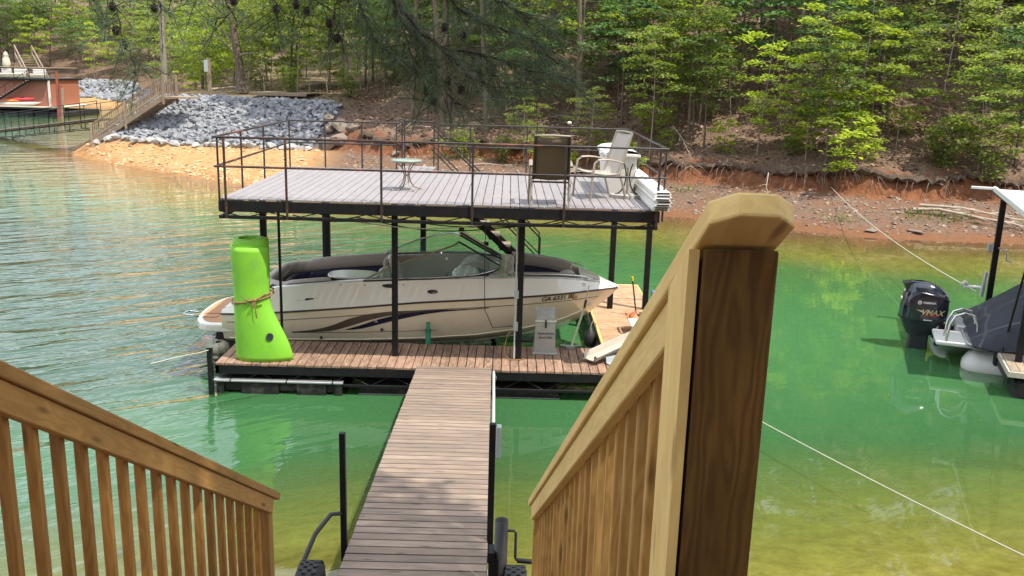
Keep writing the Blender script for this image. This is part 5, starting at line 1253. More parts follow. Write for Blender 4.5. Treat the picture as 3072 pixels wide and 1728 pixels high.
lg = thing('shore_gangway', 'long narrow gangway with black pipe handrails leading left from the wooden stairs', 'gangway', zl(500, 940, 57))
ga, gb = zl(-260, 1020, 60.5), zl(1215, 845, 51.8)
gdv = (gb-ga); gln = gdv.length; gdn = gdv.normalized(); gs = Vector((-gdn.y, gdn.x, 0)).normalized()*1.25
for i in range(64):
    p = ga+gdn*(gln*(i+.5)/64); board('plank', p, p+gs, gln/64-.03, .04, 'oldwood', lg)
for off in (Vector(), gs):
    for z, r in ((-.06, .035), (-.5, .025)): MB().tube([ga+off+Vector((0, 0, z)), gb+off+Vector((0, 0, z))], r, 6).build('chord', 'black', lg)
    for z in (.95, .5): MB().tube([ga+off+Vector((0, 0, z)), gb+off+Vector((0, 0, z))], .02, 6).build('handrail', 'black', lg)
    for i in range(9): p = ga+gdn*(gln*i/8)+off; board('stanchion', p-Vector((0, 0, .5)), p+Vector((0, 0, .96)), .035, .035, 'black', lg)
for i in range(18): MB().tube([ga+gdn*(gln*i/18)-Vector((0, 0, .06 if i % 2 else .5)), ga+gdn*(gln*(i+1)/18)-Vector((0, 0, .5 if i % 2 else .06))], .014, 4).build('web_bar', 'black', lg)

bh = thing('boathouse', 'red sided two level boathouse dock with roof deck at the far left', 'boathouse', (-46, 86, 0))
by = 84.0
P_ = lambda x, y, Y=by: zl(x, y, Y)
fz_ = P_(300, 695).z; rz_ = P_(300, 372).z; xr = P_(600, 500).x; xl = xr-11; th_ = P_(300, 215).z
MB().cbox(xl, P_(735, 700).x, by-.6, by+7, fz_-.1, fz_, .02).build('floor', 'cream', bh)
for i in range(9): MB().cbox(xl+i*1.4, xl+i*1.4+1.3, by-.5, by+6.8, -.15, fz_-.42, .05).build('float', 'float', bh)
board('frame_bar', (xl, by-.58, fz_-.17), (P_(735, 700).x, by-.58, fz_-.17), .06, .12, 'black', bh); board('frame_bar', (xl, by-.58, fz_-.5), (P_(735, 700).x, by-.58, fz_-.5), .06, .07, 'black', bh)
nc = 13
for i in range(nc):
    z = fz_+(rz_-fz_)*i/nc
    mb = MB(); hh = (rz_-fz_)/nc; mb.add([(xl, by-.03, z), (xr, by-.03, z), (xr, by+.02, z+hh), (xl, by+.02, z+hh), (xl, by+.08, z), (xr, by+.08, z), (xr, by+.08, z+hh), (xl, by+.08, z+hh)], [(0,1,2,3), (0,4,5,1), (3,2,6,7), (1,5,6,2)]); mb.build('siding_board', 'redsiding', bh)
MB().box(xl, xr, by+.08, by+6, fz_, rz_).build('wall', 'redsiding', bh)
board('corner_post', (xr+.1, by-.05, fz_), (xr+.1, by-.05, rz_), .16, .16, 'white', bh)
MB().cbox(xl, xr+.15, by-.5, by+6.5, rz_, rz_+.16, .02).build('roof_deck', 'black', bh)
for z in np.linspace(rz_+.35, th_, 7): MB().tube([(xl, by-.45, z), (xr, by-.45, z), (xr, by+6, z)], .022 if z < th_-.05 else .04, 5).build('rail', 'black' if z < th_-.05 else 'oldwood', bh)
for i in range(9): x = lerp(xl, xr, i/8); board('stanchion', (x, by-.45, rz_+.1), (x, by-.45, th_), .05, .05, 'black', bh)
s0, s1 = P_(-80, 660, by-.35), P_(370, 378, by-.35)
for o_ in (0, -.28): board('stringer', s0+Vector((0, o_, 0)), s1+Vector((0, o_, 0)), .05, .12, 'black', bh)
for i in range(13): p = s0.lerp(s1, (i+.5)/13)+Vector((0, 0, .06)); board('step', p+Vector((0, .02, 0)), p-Vector((0, .3, 0)), .22, .035, 'cream', bh)
board('stair_rail', s0+Vector((0, -.28, .85)), s1+Vector((0, -.28, .85)), .04, .04, 'black', bh)
for i in range(4): p = s0.lerp(s1, (i+.5)/4)+Vector((0, -.28, 0)); board('stanchion', p, p+Vector((0, 0, .85)), .035, .035, 'black', bh)
for i, (x, w_) in enumerate(((60, .9), (230, 1.1), (470, 1.2))):
    p = P_(x, 340, by+1.5); f_ = thing('armchair', ('white cushioned seat at the left of the boathouse roof deck', 'cream cushioned seat in the middle of the boathouse roof deck', 'pale cushioned seat at the right end of the boathouse roof deck')[i], 'seat', (p.x, p.y, rz_+.16))
    MB().cbox(p.x-w_/2, p.x+w_/2, p.y-.4, p.y+.4, rz_+.18, rz_+.55, .06).build('cushion', 'cream', f_); MB().cbox(p.x-w_/2, p.x+w_/2, p.y+.3, p.y+.5, rz_+.5, rz_+.95, .06).build('backrest', 'white', f_)
p = P_(85, 215, by+2); ub = thing('closed_umbrella', 'closed cream umbrella standing on the boathouse roof deck', 'umbrella', (p.x, p.y, rz_+.16))
tz = P_(70, 15, by+2).z; MB().lathe([(.03, rz_+.17), (.03, th_-.1), (.3, th_-.05), (.36, th_+.2), (.3, lerp(th_, tz, .5)), (.2, lerp(th_, tz, .7)), (.24, lerp(th_, tz, .74)), (.12, tz-.1), (0, tz)], (p.x, p.y, 0), 10).build('canopy', 'cream', ub)
def kayak(label, x0, x1, y, mat, r):
    a, b2 = P_(x0, y, by-.3), P_(x1, y, by-.3); t = thing('kayak', label, 'kayak', (a+b2)/2)
    MB().tube([a.lerp(b2, q)+Vector((0, 0, .12*(2*q-1)**4)) for q in [i/12 for i in range(13)]], [max(.01, r*(1-abs(2*q-1)**2.4)) for q in [i/12 for i in range(13)]], 12).build('hull', mat, t)
    c0 = a.lerp(b2, .55); MB().tube([c0+Vector((.3*math.cos(q), .12*math.sin(q), r*.92)) for q in [2*math.pi*i/14 for i in range(14)]], .03, 5, closed=True).build('cockpit_rim', 'dark', t)
kayak('pale canoe lying lowest on the boathouse floor', -60, 515, 668, 'kayakwhite', .22)
kayak('orange kayak resting on the pale canoe at the boathouse', 50, 330, 630, 'kayakorange', .2)
kayak('red kayak next to the orange one at the boathouse', 90, 440, 615, 'kayakred', .2)
for k, (x0, y0, y1, mt, lb) in enumerate(((700, 780, 265, 'redsteel', 'tallest red steel piling at the boathouse corner'), (745, 790, 430, 'redsteel', 'shorter red piling right of the tallest one at the boathouse'), (772, 760, 480, 'oldwood', 'grey wooden piling right of the red ones at the boathouse'))):
    a, b2 = P_(x0+25*(k == 0), y0, by-.8), P_(x0, y1, by-.8); tag(MB().tube([a-Vector((0, 0, .8)), b2], .13, 8).build('piling', mt), lb, 'piling')
fl2 = thing('floating_walkway', 'pale yellow floating walkway strip beyond the boathouse', 'walkway', zl(1000, 742, 94))
a, b2 = zl(760, 735, 93), zl(1230, 748, 95); a.z = b2.z = .12
board('float', a, b2, .5, .22, 'lime', fl2)
hs_ = thing('hillside_stairs', 'dark wooden stairs with handrails climbing the hill behind the boathouse', 'stairs', (-41, 98, 4))
a, b2 = zl(620, 470, 92.5), zl(400, 60, 101); so_ = Vector((-2.0, .3, 0))
for off in (Vector(), so_): board('handrail', a+off+Vector((0, 0, .9)), b2+off+Vector((0, 0, .9)), .1, .16, 'oldwood', hs_); board('stringer', a+off, b2+off, .08, .3, 'oldwood', hs_)
for off in (Vector(), so_):
    for i in range(5): p = a.lerp(b2, i/4)+off; board('post', p-Vector((0, 0, .6)), p+Vector((0, 0, .95)), .1, .1, 'oldwood', hs_)
for i in range(14): p = a.lerp(b2, (i+.5)/14); board('tread', p, p+so_, .3, .06, 'oldwood', hs_)
# ------------------------------------------------------------------ vegetation
def leaf_quads(cent, nrm, size, asp=.62, jit=.5):
    """arrays of leaf centres, normals, sizes -> vertices, faces of pointed leaves"""
    k = len(cent); nrm = nrm/np.linalg.norm(nrm, axis=1, keepdims=True)
    a = rng.normal(size=(k, 3)); u = np.cross(nrm, a); u /= np.linalg.norm(u, axis=1, keepdims=True); v = np.cross(nrm, u)
    s = size[:, None]; fold = nrm*s*.12
    V = np.stack([cent-u*s*.55, cent+v*s*asp*.5+fold-u*s*.08, cent+u*s*.6, cent-v*s*asp*.5+fold-u*s*.08], 1).reshape(-1, 3)
    F = np.arange(k*4).reshape(k, 4); return V, F
def np_mesh(name, V, F, mat):
    me = bpy.data.meshes.new(name); me.vertices.add(len(V)); me.vertices.foreach_set('co', np.ascontiguousarray(V, np.float32).ravel())
    k = F.shape[1]; me.loops.add(F.size); me.loops.foreach_set('vertex_index', np.ascontiguousarray(F, np.int32).ravel())
    me.polygons.add(len(F)); me.polygons.foreach_set('loop_start', np.arange(0, F.size, k, dtype=np.int32)); me.polygons.foreach_set('loop_total', np.full(len(F), k, np.int32))
    me.update(calc_edges=True); me.validate(); me.materials.append(M[mat]); return me
def spray_tree(H, R_, nb_, leafsz, lean=.05, low=.18, per=60, droop=.12, tilt=.35, r0=.07, shape='under'):
    """trunk with limbs, and flat leafy sprays along the limbs"""
    tm = MB(); ph = random.uniform(0, 6.28); lv = Vector((math.cos(ph), math.sin(ph), 0))*lean*H
    tp = lambda t: lv*t*t+Vector((.04*H*math.sin(3.1*t+ph)*.5, .04*H*math.sin(2.3*t+2*ph)*.5, H*t))
    tm.tube([tp(i/8) for i in range(9)], [max(.008, r0*(1-.9*i/8)) for i in range(9)], 6)
    C_, N_, S_ = [], [], []
    for i in range(nb_):
        t = low+(1-low)*((i+random.random())/nb_); h = t
        if shape == 'under': ln = R_*(.45+.55*math.sin(math.pi*min(1, (1-t)*1.25+.1)))*random.uniform(.6, 1.1)
        else: ln = R_*math.sqrt(max(.05, 1-((t-.68)/.36)**2))*random.uniform(.55, 1.1)
        a = i*2.4+random.uniform(-.6, .6); d = Vector((math.cos(a), math.sin(a), random.uniform(-.05, .3) if shape == 'under' else random.uniform(.1, .7)))
        p0 = tp(t); pts = [p0+d*ln*q+Vector((0, 0, -droop*ln*q*q)) for q in (0, .33, .67, 1)]
        tm.tube(pts, [max(.006, r0*.38*(1-t*.6)), .012, .008, .004], 4, False)
        side = Vector((-math.sin(a), math.cos(a), 0))
        nl = int(per*ln/R_*random.uniform(.7, 1.2))
        q = .2+.85*rng.random(nl)**.75
        wdt = (.2+.38*ln*(1-.55*q))*rng.normal(0, .55, nl)
        base = np.array([p0+d*ln*x+Vector((0, 0, -droop*ln*x*x)) for x in q]) if nl else np.zeros((0, 3))
        c0 = base+np.outer(wdt, np.array(side))+rng.normal(0, .07, (nl, 3))-np.outer(np.abs(wdt)*.22, [0, 0, 1])
        C_.append(c0); nn = np.tile([0, 0, 1.], (nl, 1))+rng.normal(0, tilt, (nl, 3)); N_.append(nn); S_.append(leafsz*rng.uniform(.65, 1.3, nl))
    return tm, np.vstack(C_), np.vstack(N_), np.concatenate(S_)
KINDS = {}
def make_kind(key, count, mat, bark, **kw):
    KINDS[key] = []
    for i in range(count):
        k2 = {q: (random.uniform(*v_) if isinstance(v_, tuple) else v_) for q, v_ in kw.items()}; k2['nb_'] = int(k2['nb_'])
        tm, c0, n0, s0 = spray_tree(**k2); V, F = leaf_quads(c0, n0, s0)
        KINDS[key].append((tm.mesh('trunk', bark), np_mesh('crown', V, F, mat)))
make_kind('understory', 4, 'leafmid', 'barkpale', H=(5.5, 8), R_=(2.0, 2.8), nb_=(22, 28), leafsz=.2, per=120, r0=(.045, .07), low=.3)
make_kind('lime', 3, 'leaflime', 'barkpale', H=(4, 6.5), R_=(1.7, 2.4), nb_=(16, 20), leafsz=.2, per=120, r0=(.04, .06), low=.2)
make_kind('dark', 4, 'leafdark', 'bark', H=(6, 9), R_=(2.2, 3.0), nb_=(22, 28), leafsz=.21, per=125, r0=(.06, .09), low=.3)
make_kind('blue', 3, 'leafblue', 'bark', H=(6, 10), R_=(2.1, 2.9), nb_=(20, 26), leafsz=.23, per=115, r0=(.06, .09), low=.32)
make_kind('tall', 4, 'leafmid', 'bark', H=(15, 19), R_=(3.0, 4.0), nb_=(30, 36), leafsz=.42, per=80, r0=(.15, .22), low=.36, shape='tall', tilt=.6, lean=.03)
make_kind('slim', 3, 'leafmid', 'bark', H=(14, 18), R_=(2.0, 2.8), nb_=(16, 20), leafsz=.4, per=60, r0=(.11, .17), low=.55, shape='tall', tilt=.6, lean=.03)
make_kind('sapling', 3, 'leafmid', 'barkpale', H=(3.5, 6.5), R_=(.7, 1.2), nb_=(9, 13), leafsz=.18, per=30, r0=(.022, .035), low=.35, lean=.1)
make_kind('bush', 3, 'leafmid', 'bark', H=(1.2, 2.2), R_=(.9, 1.4), nb_=(12, 16), leafsz=.16, per=80, r0=.025, low=.08)
make_kind('limebush', 3, 'leaflime', 'bark', H=(1.4, 2.6), R_=(1.0, 1.7), nb_=(11, 15), leafsz=.17, per=95, r0=.03, low=.12)
WORD = dict(understory='layered mid green tree', lime='bright lime green young tree', dark='dark green shade tree', blue='blue green broadleaf tree', tall='tall high crowned hardwood', slim='tall bare trunked tree', sapling='thin leaning sapling', bush='low green bush', limebush='yellow green bush')
TREES = []
def plant(kind, x, y, sc=1.0, rz=None, tilt=0, variant=None, label=None, z=None):
    tmesh, cmesh = KINDS[kind][variant if variant is not None else random.randrange(len(KINDS[kind]))]
    z = zat(x, y) if z is None else z
    nm = 'bush' if 'bush' in kind else 'sapling' if kind == 'sapling' else 'tree'
    r = bpy.data.objects.new({'bush': 'bush', 'sapling': 'sapling', 'tree': 'broadleaf_tree'}[nm], None); COL.objects.link(r); r.location = (x, y, z-.05); r.rotation_euler = (tilt, 0, random.uniform(0, 6.28) if rz is None else rz); r.scale = (sc,)*3
    link('trunk' if nm != 'bush' else 'stems', tmesh, r); link('crown', cmesh, r)
    r['category'] = 'bush' if nm == 'bush' else 'tree'; r['group'] = 'bushes of the wooded bank' if nm == 'bush' else 'trees of the wooded bank'
    if label: r['label'] = label
    else: TREES.append((r, kind))
    return r
def ang_px(x, y): return 1288+(x/y)*2719*.8385*.97           # rough column of a point, for the labels
# hand placed trees that read clearly in the picture
plant('limebush', 13.2, 35.8, 1.15, label='bright lime green bush hanging over the red bank right of the newel post', z=1.5)
plant('lime', 14.2, 37.4, 1.0, label='lime green tree with hanging sprays just behind the bush over the red bank')
plant('lime', 12.9, 38.6, .95, label='second lime green tree on the bank above the newel post')
plant('lime', 12.2, 37.8, .72, label='lower lime green tree left of the lime bush on the bank')
plant('lime', 13.9, 36.9, .66, label='small lime green tree right above the lime bush on the bank')
plant('blue', 16.6, 40.5, 1.0, label='blue green tree right of the lime trees above the bank')
plant('understory', 18.6, 36.0, .7, label='layered green tree leaning over the bank near the right edge')
plant('bush', 18.8, 35.5, 1.3, label='green bush overhanging the red bank at the right edge', z=1.6)
plant('bush', 17.2, 35.9, 1.1, label='low green bush on the lip of the red bank above the motor')
plant('blue', 20.4, 36.5, .8, label='blue green tree at the right edge in front of the slope')
plant('understory', 3.6, 42.0, .55, label='small leafy tree right behind the brown chair')
plant('understory', 6.2, 40.2, .75, label='layered tree beside the right corner of the upper deck railing')
plant('bush', 5.0, 39.9, 1.0, label='leafy bush just right of the beige chair at the foot of the slope')
plant('lime', 9.0, 43.5, 1.1, label='lime tree with a sunlit top above the right corner of the deck')
plant('dark', 8.2, 41.5, .9, label='dark tree between the deck corner and the newel post')
plant('blue', 11.0, 44.5, 1.1, label='tall blue green tree above the newel post')
plant('understory', .6, 43.0, .5, label='small leafy tree above the middle of the far deck railing')
plant('bush', -2.3, 43.8, .9, label='small bush behind the left middle of the deck railing')
bt = thing('oak_tree', 'big grey trunked oak with broken lower limbs on the left bank behind the rock slope', 'tree', z1(1825, 640, 55))
b0_ = z1(1825, 655, 55); b1_ = z1(1738, 60, 55); MB().tube([b0_-Vector((0, 0, .3)), b0_+Vector((0, 0, .25)), b0_.lerp(b1_, .3)+Vector((.05, 0, 0)), b0_.lerp(b1_, .7), b1_, b1_+(b1_-b0_)*.9], [.42, .29, .24, .22, .2, .1], 10).build('trunk', 'bark', bt)
for a, d in ((.42, (-1.1, -.4, .9)), (.5, (-.9, .3, 1.0)), (.38, (.8, -.3, .2)), (.75, (1.3, .2, .9)), (.85, (-1.4, -.2, .8)), (.95, (1.2, -.6, 1.2))):
    p = b0_.lerp(b1_, a); d = Vector(d); MB().tube([p, p+d*.5+Vector((0, 0, .1)), p+d+Vector((0, 0, .05)), p+d*1.7-Vector((0, 0, .1))], [.09, .06, .04, .015], 6).build('limb', 'barkpale' if a < .6 else 'bark', bt)
cc_ = [np.array(b1_)+np.array([random.uniform(-3, 3), random.uniform(-2.5, 2.5), random.uniform(-.8, 5)]) for _ in range(34)]
cen = np.vstack([c_q+rng.normal(0, .55, (95, 3))*np.array([1.2, 1.2, .4]) for c_q in cc_]); V, F = leaf_quads(cen, np.tile([0, 0, 1.], (len(cen), 1))+rng.normal(0, .45, (len(cen), 3)), .17*rng.uniform(.7, 1.3, len(cen)))
link('crown', np_mesh('crown', V, F, 'leafmid'), bt)
# scattered wood
cand = []
def scatter(nm, x0, x1, y0, y1, mind, kinds, scr=(.8, 1.15), test=None):
    tries, done = 0, 0
    while done < nm and tries < nm*40:
        tries += 1; x, y = random.uniform(x0, x1), random.uniform(y0, y1)
        if any((x-a)**2+(y-b2)**2 < mind*mind for a, b2 in cand): continue
        if test and not test(x, y): continue
        cand.append((x, y)); plant(random.choice(kinds), x, y, random.uniform(*scr), None, random.uniform(-.05, .05)); done += 1
def inland(k, far=999): return lambda x, y: k < float(shore_dist(np.array([x]), np.array([y]))[0]) < far
scatter(22, -5, 24, 38, 46, 1.7, ['sapling', 'understory', 'sapling', 'dark', 'blue'], (.6, .95), inland(8.2))
scatter(34, -8, 32, 44, 56, 2.0, ['understory', 'dark', 'blue', 'understory', 'dark', 'sapling'], (.85, 1.2), inland(10))
scatter(9, -3, 9, 44.5, 53, 1.6, ['understory', 'dark', 'lime', 'blue'], (.7, 1.05), inland(8.5))
scatter(8, 5, 25, 36.8, 41, 1.8, ['understory', 'dark', 'blue', 'understory', 'lime'], (.55, .85), inland(6.0))
scatter(16, -6, 26, 39.5, 50, 1.8, ['slim'], (1.15, 1.4), inland(8))
scatter(20, -7, 34, 40.0, 60, 2.3, ['tall', 'tall', 'tall', 'dark'], (1.0, 1.3), inland(9.5))
scatter(46, -14, 42, 56, 78, 2.4, ['tall', 'dark', 'understory', 'blue', 'dark'], (.95, 1.3), inland(12))
scatter(30, -24, -8, 58, 74, 1.8, ['lime', 'understory', 'sapling', 'sapling', 'lime', 'dark'], (.8, 1.1), inland(3))
scatter(14, -17, -6.5, 53.5, 60, 1.4, ['sapling', 'sapling', 'sapling', 'bush'], (.8, 1.1), inland(9))
scatter(34, -36, -8, 72, 102, 2.4, ['dark', 'understory', 'lime', 'dark'], (.9, 1.15), inland(5))
scatter(30, -34, 12, 100, 132, 2.8, ['dark', 'understory', 'dark', 'tall'], (1.1, 1.5), inland(8))
scatter(20, -9, 8, 70, 100, 2.6, ['dark', 'understory', 'tall', 'dark'], (1.0, 1.3), inland(12))
scatter(46, -72, -34, 113, 134, 2.3, ['dark', 'understory', 'lime', 'dark', 'blue', 'lime'], (1.0, 1.35), inland(9.5))
scatter(44, -92, -28, 132, 158, 2.6, ['dark', 'understory', 'dark'], (1.4, 1.8), inland(8))
scatter(20, -7, 24, 36, 44, 1.1, ['bush', 'bush', 'limebush'], (.4, .85), inland(5.9, 12))
for i in range(22):                                             # woods on the near bank, behind and beside the viewer
    x = -18+36*(i+.5)/22+random.uniform(-.6, .6); y = random.uniform(-22, -7)
    plant(random.choice(('tall', 'dark', 'dark')), x, y, random.uniform(1.0, 1.3), label=None)
ORD = ['first', 'second', 'third', 'fourth', 'fifth', 'sixth', 'seventh', 'eighth', 'ninth', 'tenth', 'eleventh', 'twelfth', 'thirteenth', 'fourteenth', 'fifteenth']+['sixteenth', 'seventeenth', 'eighteenth', 'nineteenth', 'twentieth']+['twenty-'+q for q in ('first', 'second', 'third', 'fourth', 'fifth', 'sixth', 'seventh', 'eighth', 'ninth', 'tenth')]
# labels that say which one: by row of the wood and order from the left
rows_ = {}
for r, k in TREES:
    x, y = r.location.x, r.location.y; col = ang_px(x, y)
    if y < 20:
        r['label'] = f'{WORD[k]} on the near bank, {ORD[int((x+18)/36*22) % 30]} from left'; r['group'] = 'trees on the near bank'; continue
    zone = ('across the cove' if y > 105 else 'behind the left yard' if col < 830 else 'left of the chairs' if col < 1200 else 'above the patio chairs' if col < 1680 else 'above the newel post' if col < 2150 else 'by the right edge')
    rw_ = 'front' if y < 45 else 'second' if y < 54 else 'third' if y < 66 else 'fourth' if y < 100 else 'fifth' if y < 124 else 'sixth' if y < 134 else 'seventh' if y < 145 else 'rear'
    rows_.setdefault((k, zone, rw_), []).append((col, r))
for (k, zone, rw_), lst in rows_.items():
    lst.sort(key=lambda q: q[0])
    for i, (c_q, r) in enumerate(lst):
        size = 'small ' if r.scale.x < .75 else 'big ' if r.scale.x > 1.15 else ''
        r['label'] = f'{size}{WORD[k]} in {rw_} row {zone}' + ('' if len(lst) == 1 else f', {ORD[min(i, 29)]} from left')

# ------------------------------------------------------------------ forest floor, stones, dead wood
def surf_pts(nm, x0, x1, y0, y1, test):
    x = rng.uniform(x0, x1, nm); y = rng.uniform(y0, y1, nm); z, d, sa_, re_, ya_, li_, le_ = terrain(x, y)
    k = test(x, y, z, d, sa_, re_, ya_, li_, le_); return np.stack([x, y, z], 1)[k]
P = surf_pts(17000, -14, 30, 36, 60, lambda x, y, z, d, s, r, ya, li, le: (li > .6) | ((ya > .5) & (rng.random(len(x)) < .5)))
V, F = leaf_quads(P+np.array([0, 0, .03]), np.tile([0, -.2, 1.], (len(P), 1))+rng.normal(0, .4, (len(P), 3)), .16*rng.uniform(.6, 1.4, len(P)))
link('leaf_litter', np_mesh('leaf_litter', V, F, 'litterleaf'), kind='stuff', label='dead brown leaves covering the wooded slope', cat='leaf litter')
SK = [rockmesh('stone', 'pebble', 1.2, .9, .5, 9) for _ in range(4)]
def stones(name, label, P, mat, r0, r1):
    it = [(random.choice(SK), tuple(p+np.array([0, 0, .01])), rot_r(.3), random.uniform(r0, r1)*random.choice((.6, .8, 1, 1.5))) for p in P]
    o_ = join_rocks(name, it, mat, kind='stuff', label=label, cat='stones'); return o_
P = surf_pts(9000, -8, 28, 29, 46, lambda x, y, z, d, s, r, ya, li, le: (d > .5) & (le < -.1) & (s < .4))
stones('shore_stones', 'small brown stones strewn over the red clay shore', P[:5500], 'pebble', .04, .1)
P = surf_pts(6000, -24, -7, 38, 51, lambda x, y, z, d, s, r, ya, li, le: (d > .1) & (s > .6) & (rng.random(len(x)) < np.exp(-d*.3)))
stones('beach_stones', 'tan stones along the waterline of the orange beach', P[:2600], 'pebbletan', .04, .12)
def weeds(label, x, y, nm, mat='weed', h=.3, spread=.35):
    c0 = np.array([x, y, zat(x, y)]); k = 60; a = rng.normal(0, spread, (k, 2)); cen = np.stack([c0[0]+a[:, 0], c0[1]+a[:, 1]*.7, c0[2]+rng.uniform(.03, h, k)], 1)
    V, F = leaf_quads(cen, rng.normal(0, 1, (k, 3))+np.array([0, -.3, .6]), .11*rng.uniform(.6, 1.4, k), .45); o_ = link('weed_clump', np_mesh('weed_clump', V, F, mat), label=label, cat='weeds', group='weed clumps on the shore', kind='stuff')
for q, lb in (((11.8, 32.2), 'weed clump right beside the newel cap on the stony shore'), ((14.6, 32.3), 'weed clump on the stony shore left of the mooring cable'), ((15.3, 32.4), 'weed clump on the stony shore just right of the mooring cable'), ((16.1, 32.1), 'weed clump on the shore left of the fallen branches'), ((18.6, 31.5), 'weed clump among the fallen branches'), ((8.7, 34.5), 'weed clump near the right deck post on the shore'), ((7.2, 37.2), 'weed clump under the bank behind the deck corner'), ((2.2, 42.4), 'weed clump left of the brown chair behind the railing'), ((1.2, 41.6), 'weeds on the shore behind the far railing middle'), ((-3.2, 43.6), 'weed clump behind the side table'), ((-1.6, 43.2), 'weed clump between side table and stair rails')):
    weeds(lb, q[0], q[1], 60, 'leafmid' if q[0] < 8 else 'weed', .35, .35)
for x, y, lb in ((-47.5, 104.6, 'tall grass tuft on the far orange beach'), (-43.5, 102.0, 'sparse grass at the right of the far beach')):
    weeds(lb, x, y, 120, 'weed', 1.1, .8)
def branch(label, pts, r0, side, mat='deadwood', cat='branch', name='fallen_branch'):
    mb = MB(); pts = [Vector(p) for p in pts]; k = len(pts); mb.tube(pts, [max(.006, r0*(1-.8*i/(k-1))) for i in range(k)], 6)
    for i in range(side):
        t = random.uniform(.15, .95); f = t*(k-1); j = int(f); p = pts[j].lerp(pts[min(j+1, k-1)], f-j); d = (pts[min(j+1, k-1)]-pts[max(0, j-1)]).normalized()
        a = random.choice((-1, 1))*random.uniform(.4, .9); dd = Matrix.Rotation(a, 3, 'Z') @ d; ln = random.uniform(.4, 1.3)*r0*16
        mb.tube([p, p+dd*ln*.5+Vector((0, 0, random.uniform(-.02, .08))), p+dd*ln+Vector((0, 0, random.uniform(-.06, .06)))], [r0*.4, r0*.28, .004], 4)
    return tag(mb.build(name, mat), label, cat)
gp = lambda x, y, dz=.05: (x, y, zat(x, y)+dz)
branch('long bleached fallen branch with many twigs on the shore at the right', [gp(14.9, 33.2, .15), gp(15.8, 33.0, .25), gp(16.8, 32.2, .25), gp(17.8, 31.4, .2), gp(18.6, 30.8, .12), gp(19.6, 30.4, .1)], .075, 22)
branch('second bleached branch behind the long one on the right shore', [gp(15.2, 33.3, .3), gp(16.6, 32.9, .35), gp(17.9, 32.2, .25), gp(19.2, 31.6, .15)], .06, 16)
branch('grey log lying in the yard right of the big oak', [gp(-13.4, 60.5, .15), gp(-12, 60.2, .15), gp(-10.8, 59.8, .15)], .16, 2, 'deadwood', 'log', 'fallen_log')
branch('pale fallen limbs in the leaves left of the big oak', [gp(-18.2, 56.5, .2), gp(-17, 56.8, .3), gp(-15.9, 56.6, .15)], .09, 7)
branch('fallen stick under the eroded bank behind the side table', [gp(-2.0, 42.2), gp(-1, 42.4, .1), gp(.2, 42.1)], .05, 3)
branch('dead branch leaning off the bank right of the chairs', [gp(7.3, 41.2, .9), gp(7.6, 40.6, .6), gp(7.9, 39.7, .1)], .035, 8)
branch('bleached root hanging down the red bank right of the newel cap', [gp(10.5, 37.1, .3), (10.4, 36.4, 1.5), (10.25, 36.0, 1.0), (10.2, 35.5, .75)], .03, 3, 'deadwood', 'root', 'hanging_root')
tf = []
for x in np.arange(-7.5, 24.5, .14):
    ys_ = np.arange(34, 50, .08); le = terrain(np.full_like(ys_, x), ys_)[6]; j = int(np.argmax(le > .3)); y = float(ys_[j]); z = zat(x, y)
    o_ = .2+.22*fbm(x, 3.3, .9, 3, 8)+.08*random.random(); o_ = max(.03, o_); dz = .06*random.random()
    tf.append([(x, y+.7, zat(x, y+.7)-.06), (x, y+.15, z+.05), (x, y-o_*.7, z+.03-dz), (x, y-o_, z-.08-dz), (x, y-o_*.8, z-.16-.1*random.random()), (x, y+.05, z-.24)])
MB().grid(tf, False).build('turf_overhang', 'turf', kind='structure')['label'] = 'ragged brown turf lip overhanging the eroded red bank'
def rootmass(label, x0, x1, nm, seed):
    mb = MB()
    for i in range(nm):
        x = lerp(x0, x1, random.choice((.1, .3, .35, .6, .62, .9))+random.gauss(0, .05))
        ys_ = np.arange(34, 50, .1); le = terrain(np.full_like(ys_, x), ys_)[6]; j = int(np.argmax(le > .25)); y = ys_[j]; z = zat(x, y)
        p = Vector((x, y, z+.02)); pts = [p]; d = Vector((random.uniform(-.5, .5), -.35, random.uniform(-.05, .1)))
        for k in range(5): pts.append(pts[-1]+d*.25+Vector((random.uniform(-.06, .06), 0, 0))); d.z -= .28
        mb.tube(pts, [random.uniform(.012, .03), .02, .016, .012, .008, .004], 4)
    return tag(mb.build('exposed_roots', 'root'), label, 'roots', None, 'stuff')
rootmass('tangle of exposed roots on the bank behind the brown chair', 1.5, 4.5, 30, 1); rootmass('exposed roots along the eroded bank behind the left railing', -7, -1, 26, 2); rootmass('hanging roots on the red bank below the lime bush', 11.5, 14.5, 34, 3)
rootmass('thin roots along the bank by the right edge', 15, 22, 22, 4); rootmass('roots on the bank left of the newel post', 6, 11, 20, 5)
for i, (x, y, r, lb) in enumerate(((3.0, 41.0, .55, 'flat grey brown boulder behind the rear stair rails'), (-5.5, 44.6, .4, 'brown rock left of the bank opening'), (14.1, 30.9, .22, 'pale stone at the waterline below the cable'), (12.6, 31.0, .2, 'loose brown stone close to the waterline by the newel cap'))):
    o_ = link('boulder', random.choice(BRK), loc=(x, y, zat(x, y)+r*.2), rot=rot_r(.2), label=lb, cat='rock'); o_.scale = (r*1.3, r, r*.6)
mb = MB()
for i in range(60):                                             # dead sticks littering the slope
    x, y = random.uniform(-7, 22), random.uniform(38, 50)
    if float(shore_dist(np.array([x]), np.array([y]))[0]) < 8: continue
    a = random.uniform(0, 3.1); ln = random.uniform(.5, 1.8); r = random.uniform(.015, .035)
    mb.tube([gp(x, y, .06), gp(x+ln*.5*math.cos(a), y+ln*.5*math.sin(a), .14), gp(x+ln*math.cos(a), y+ln*math.sin(a), .06)], [r, r*.8, r*.4], 4)
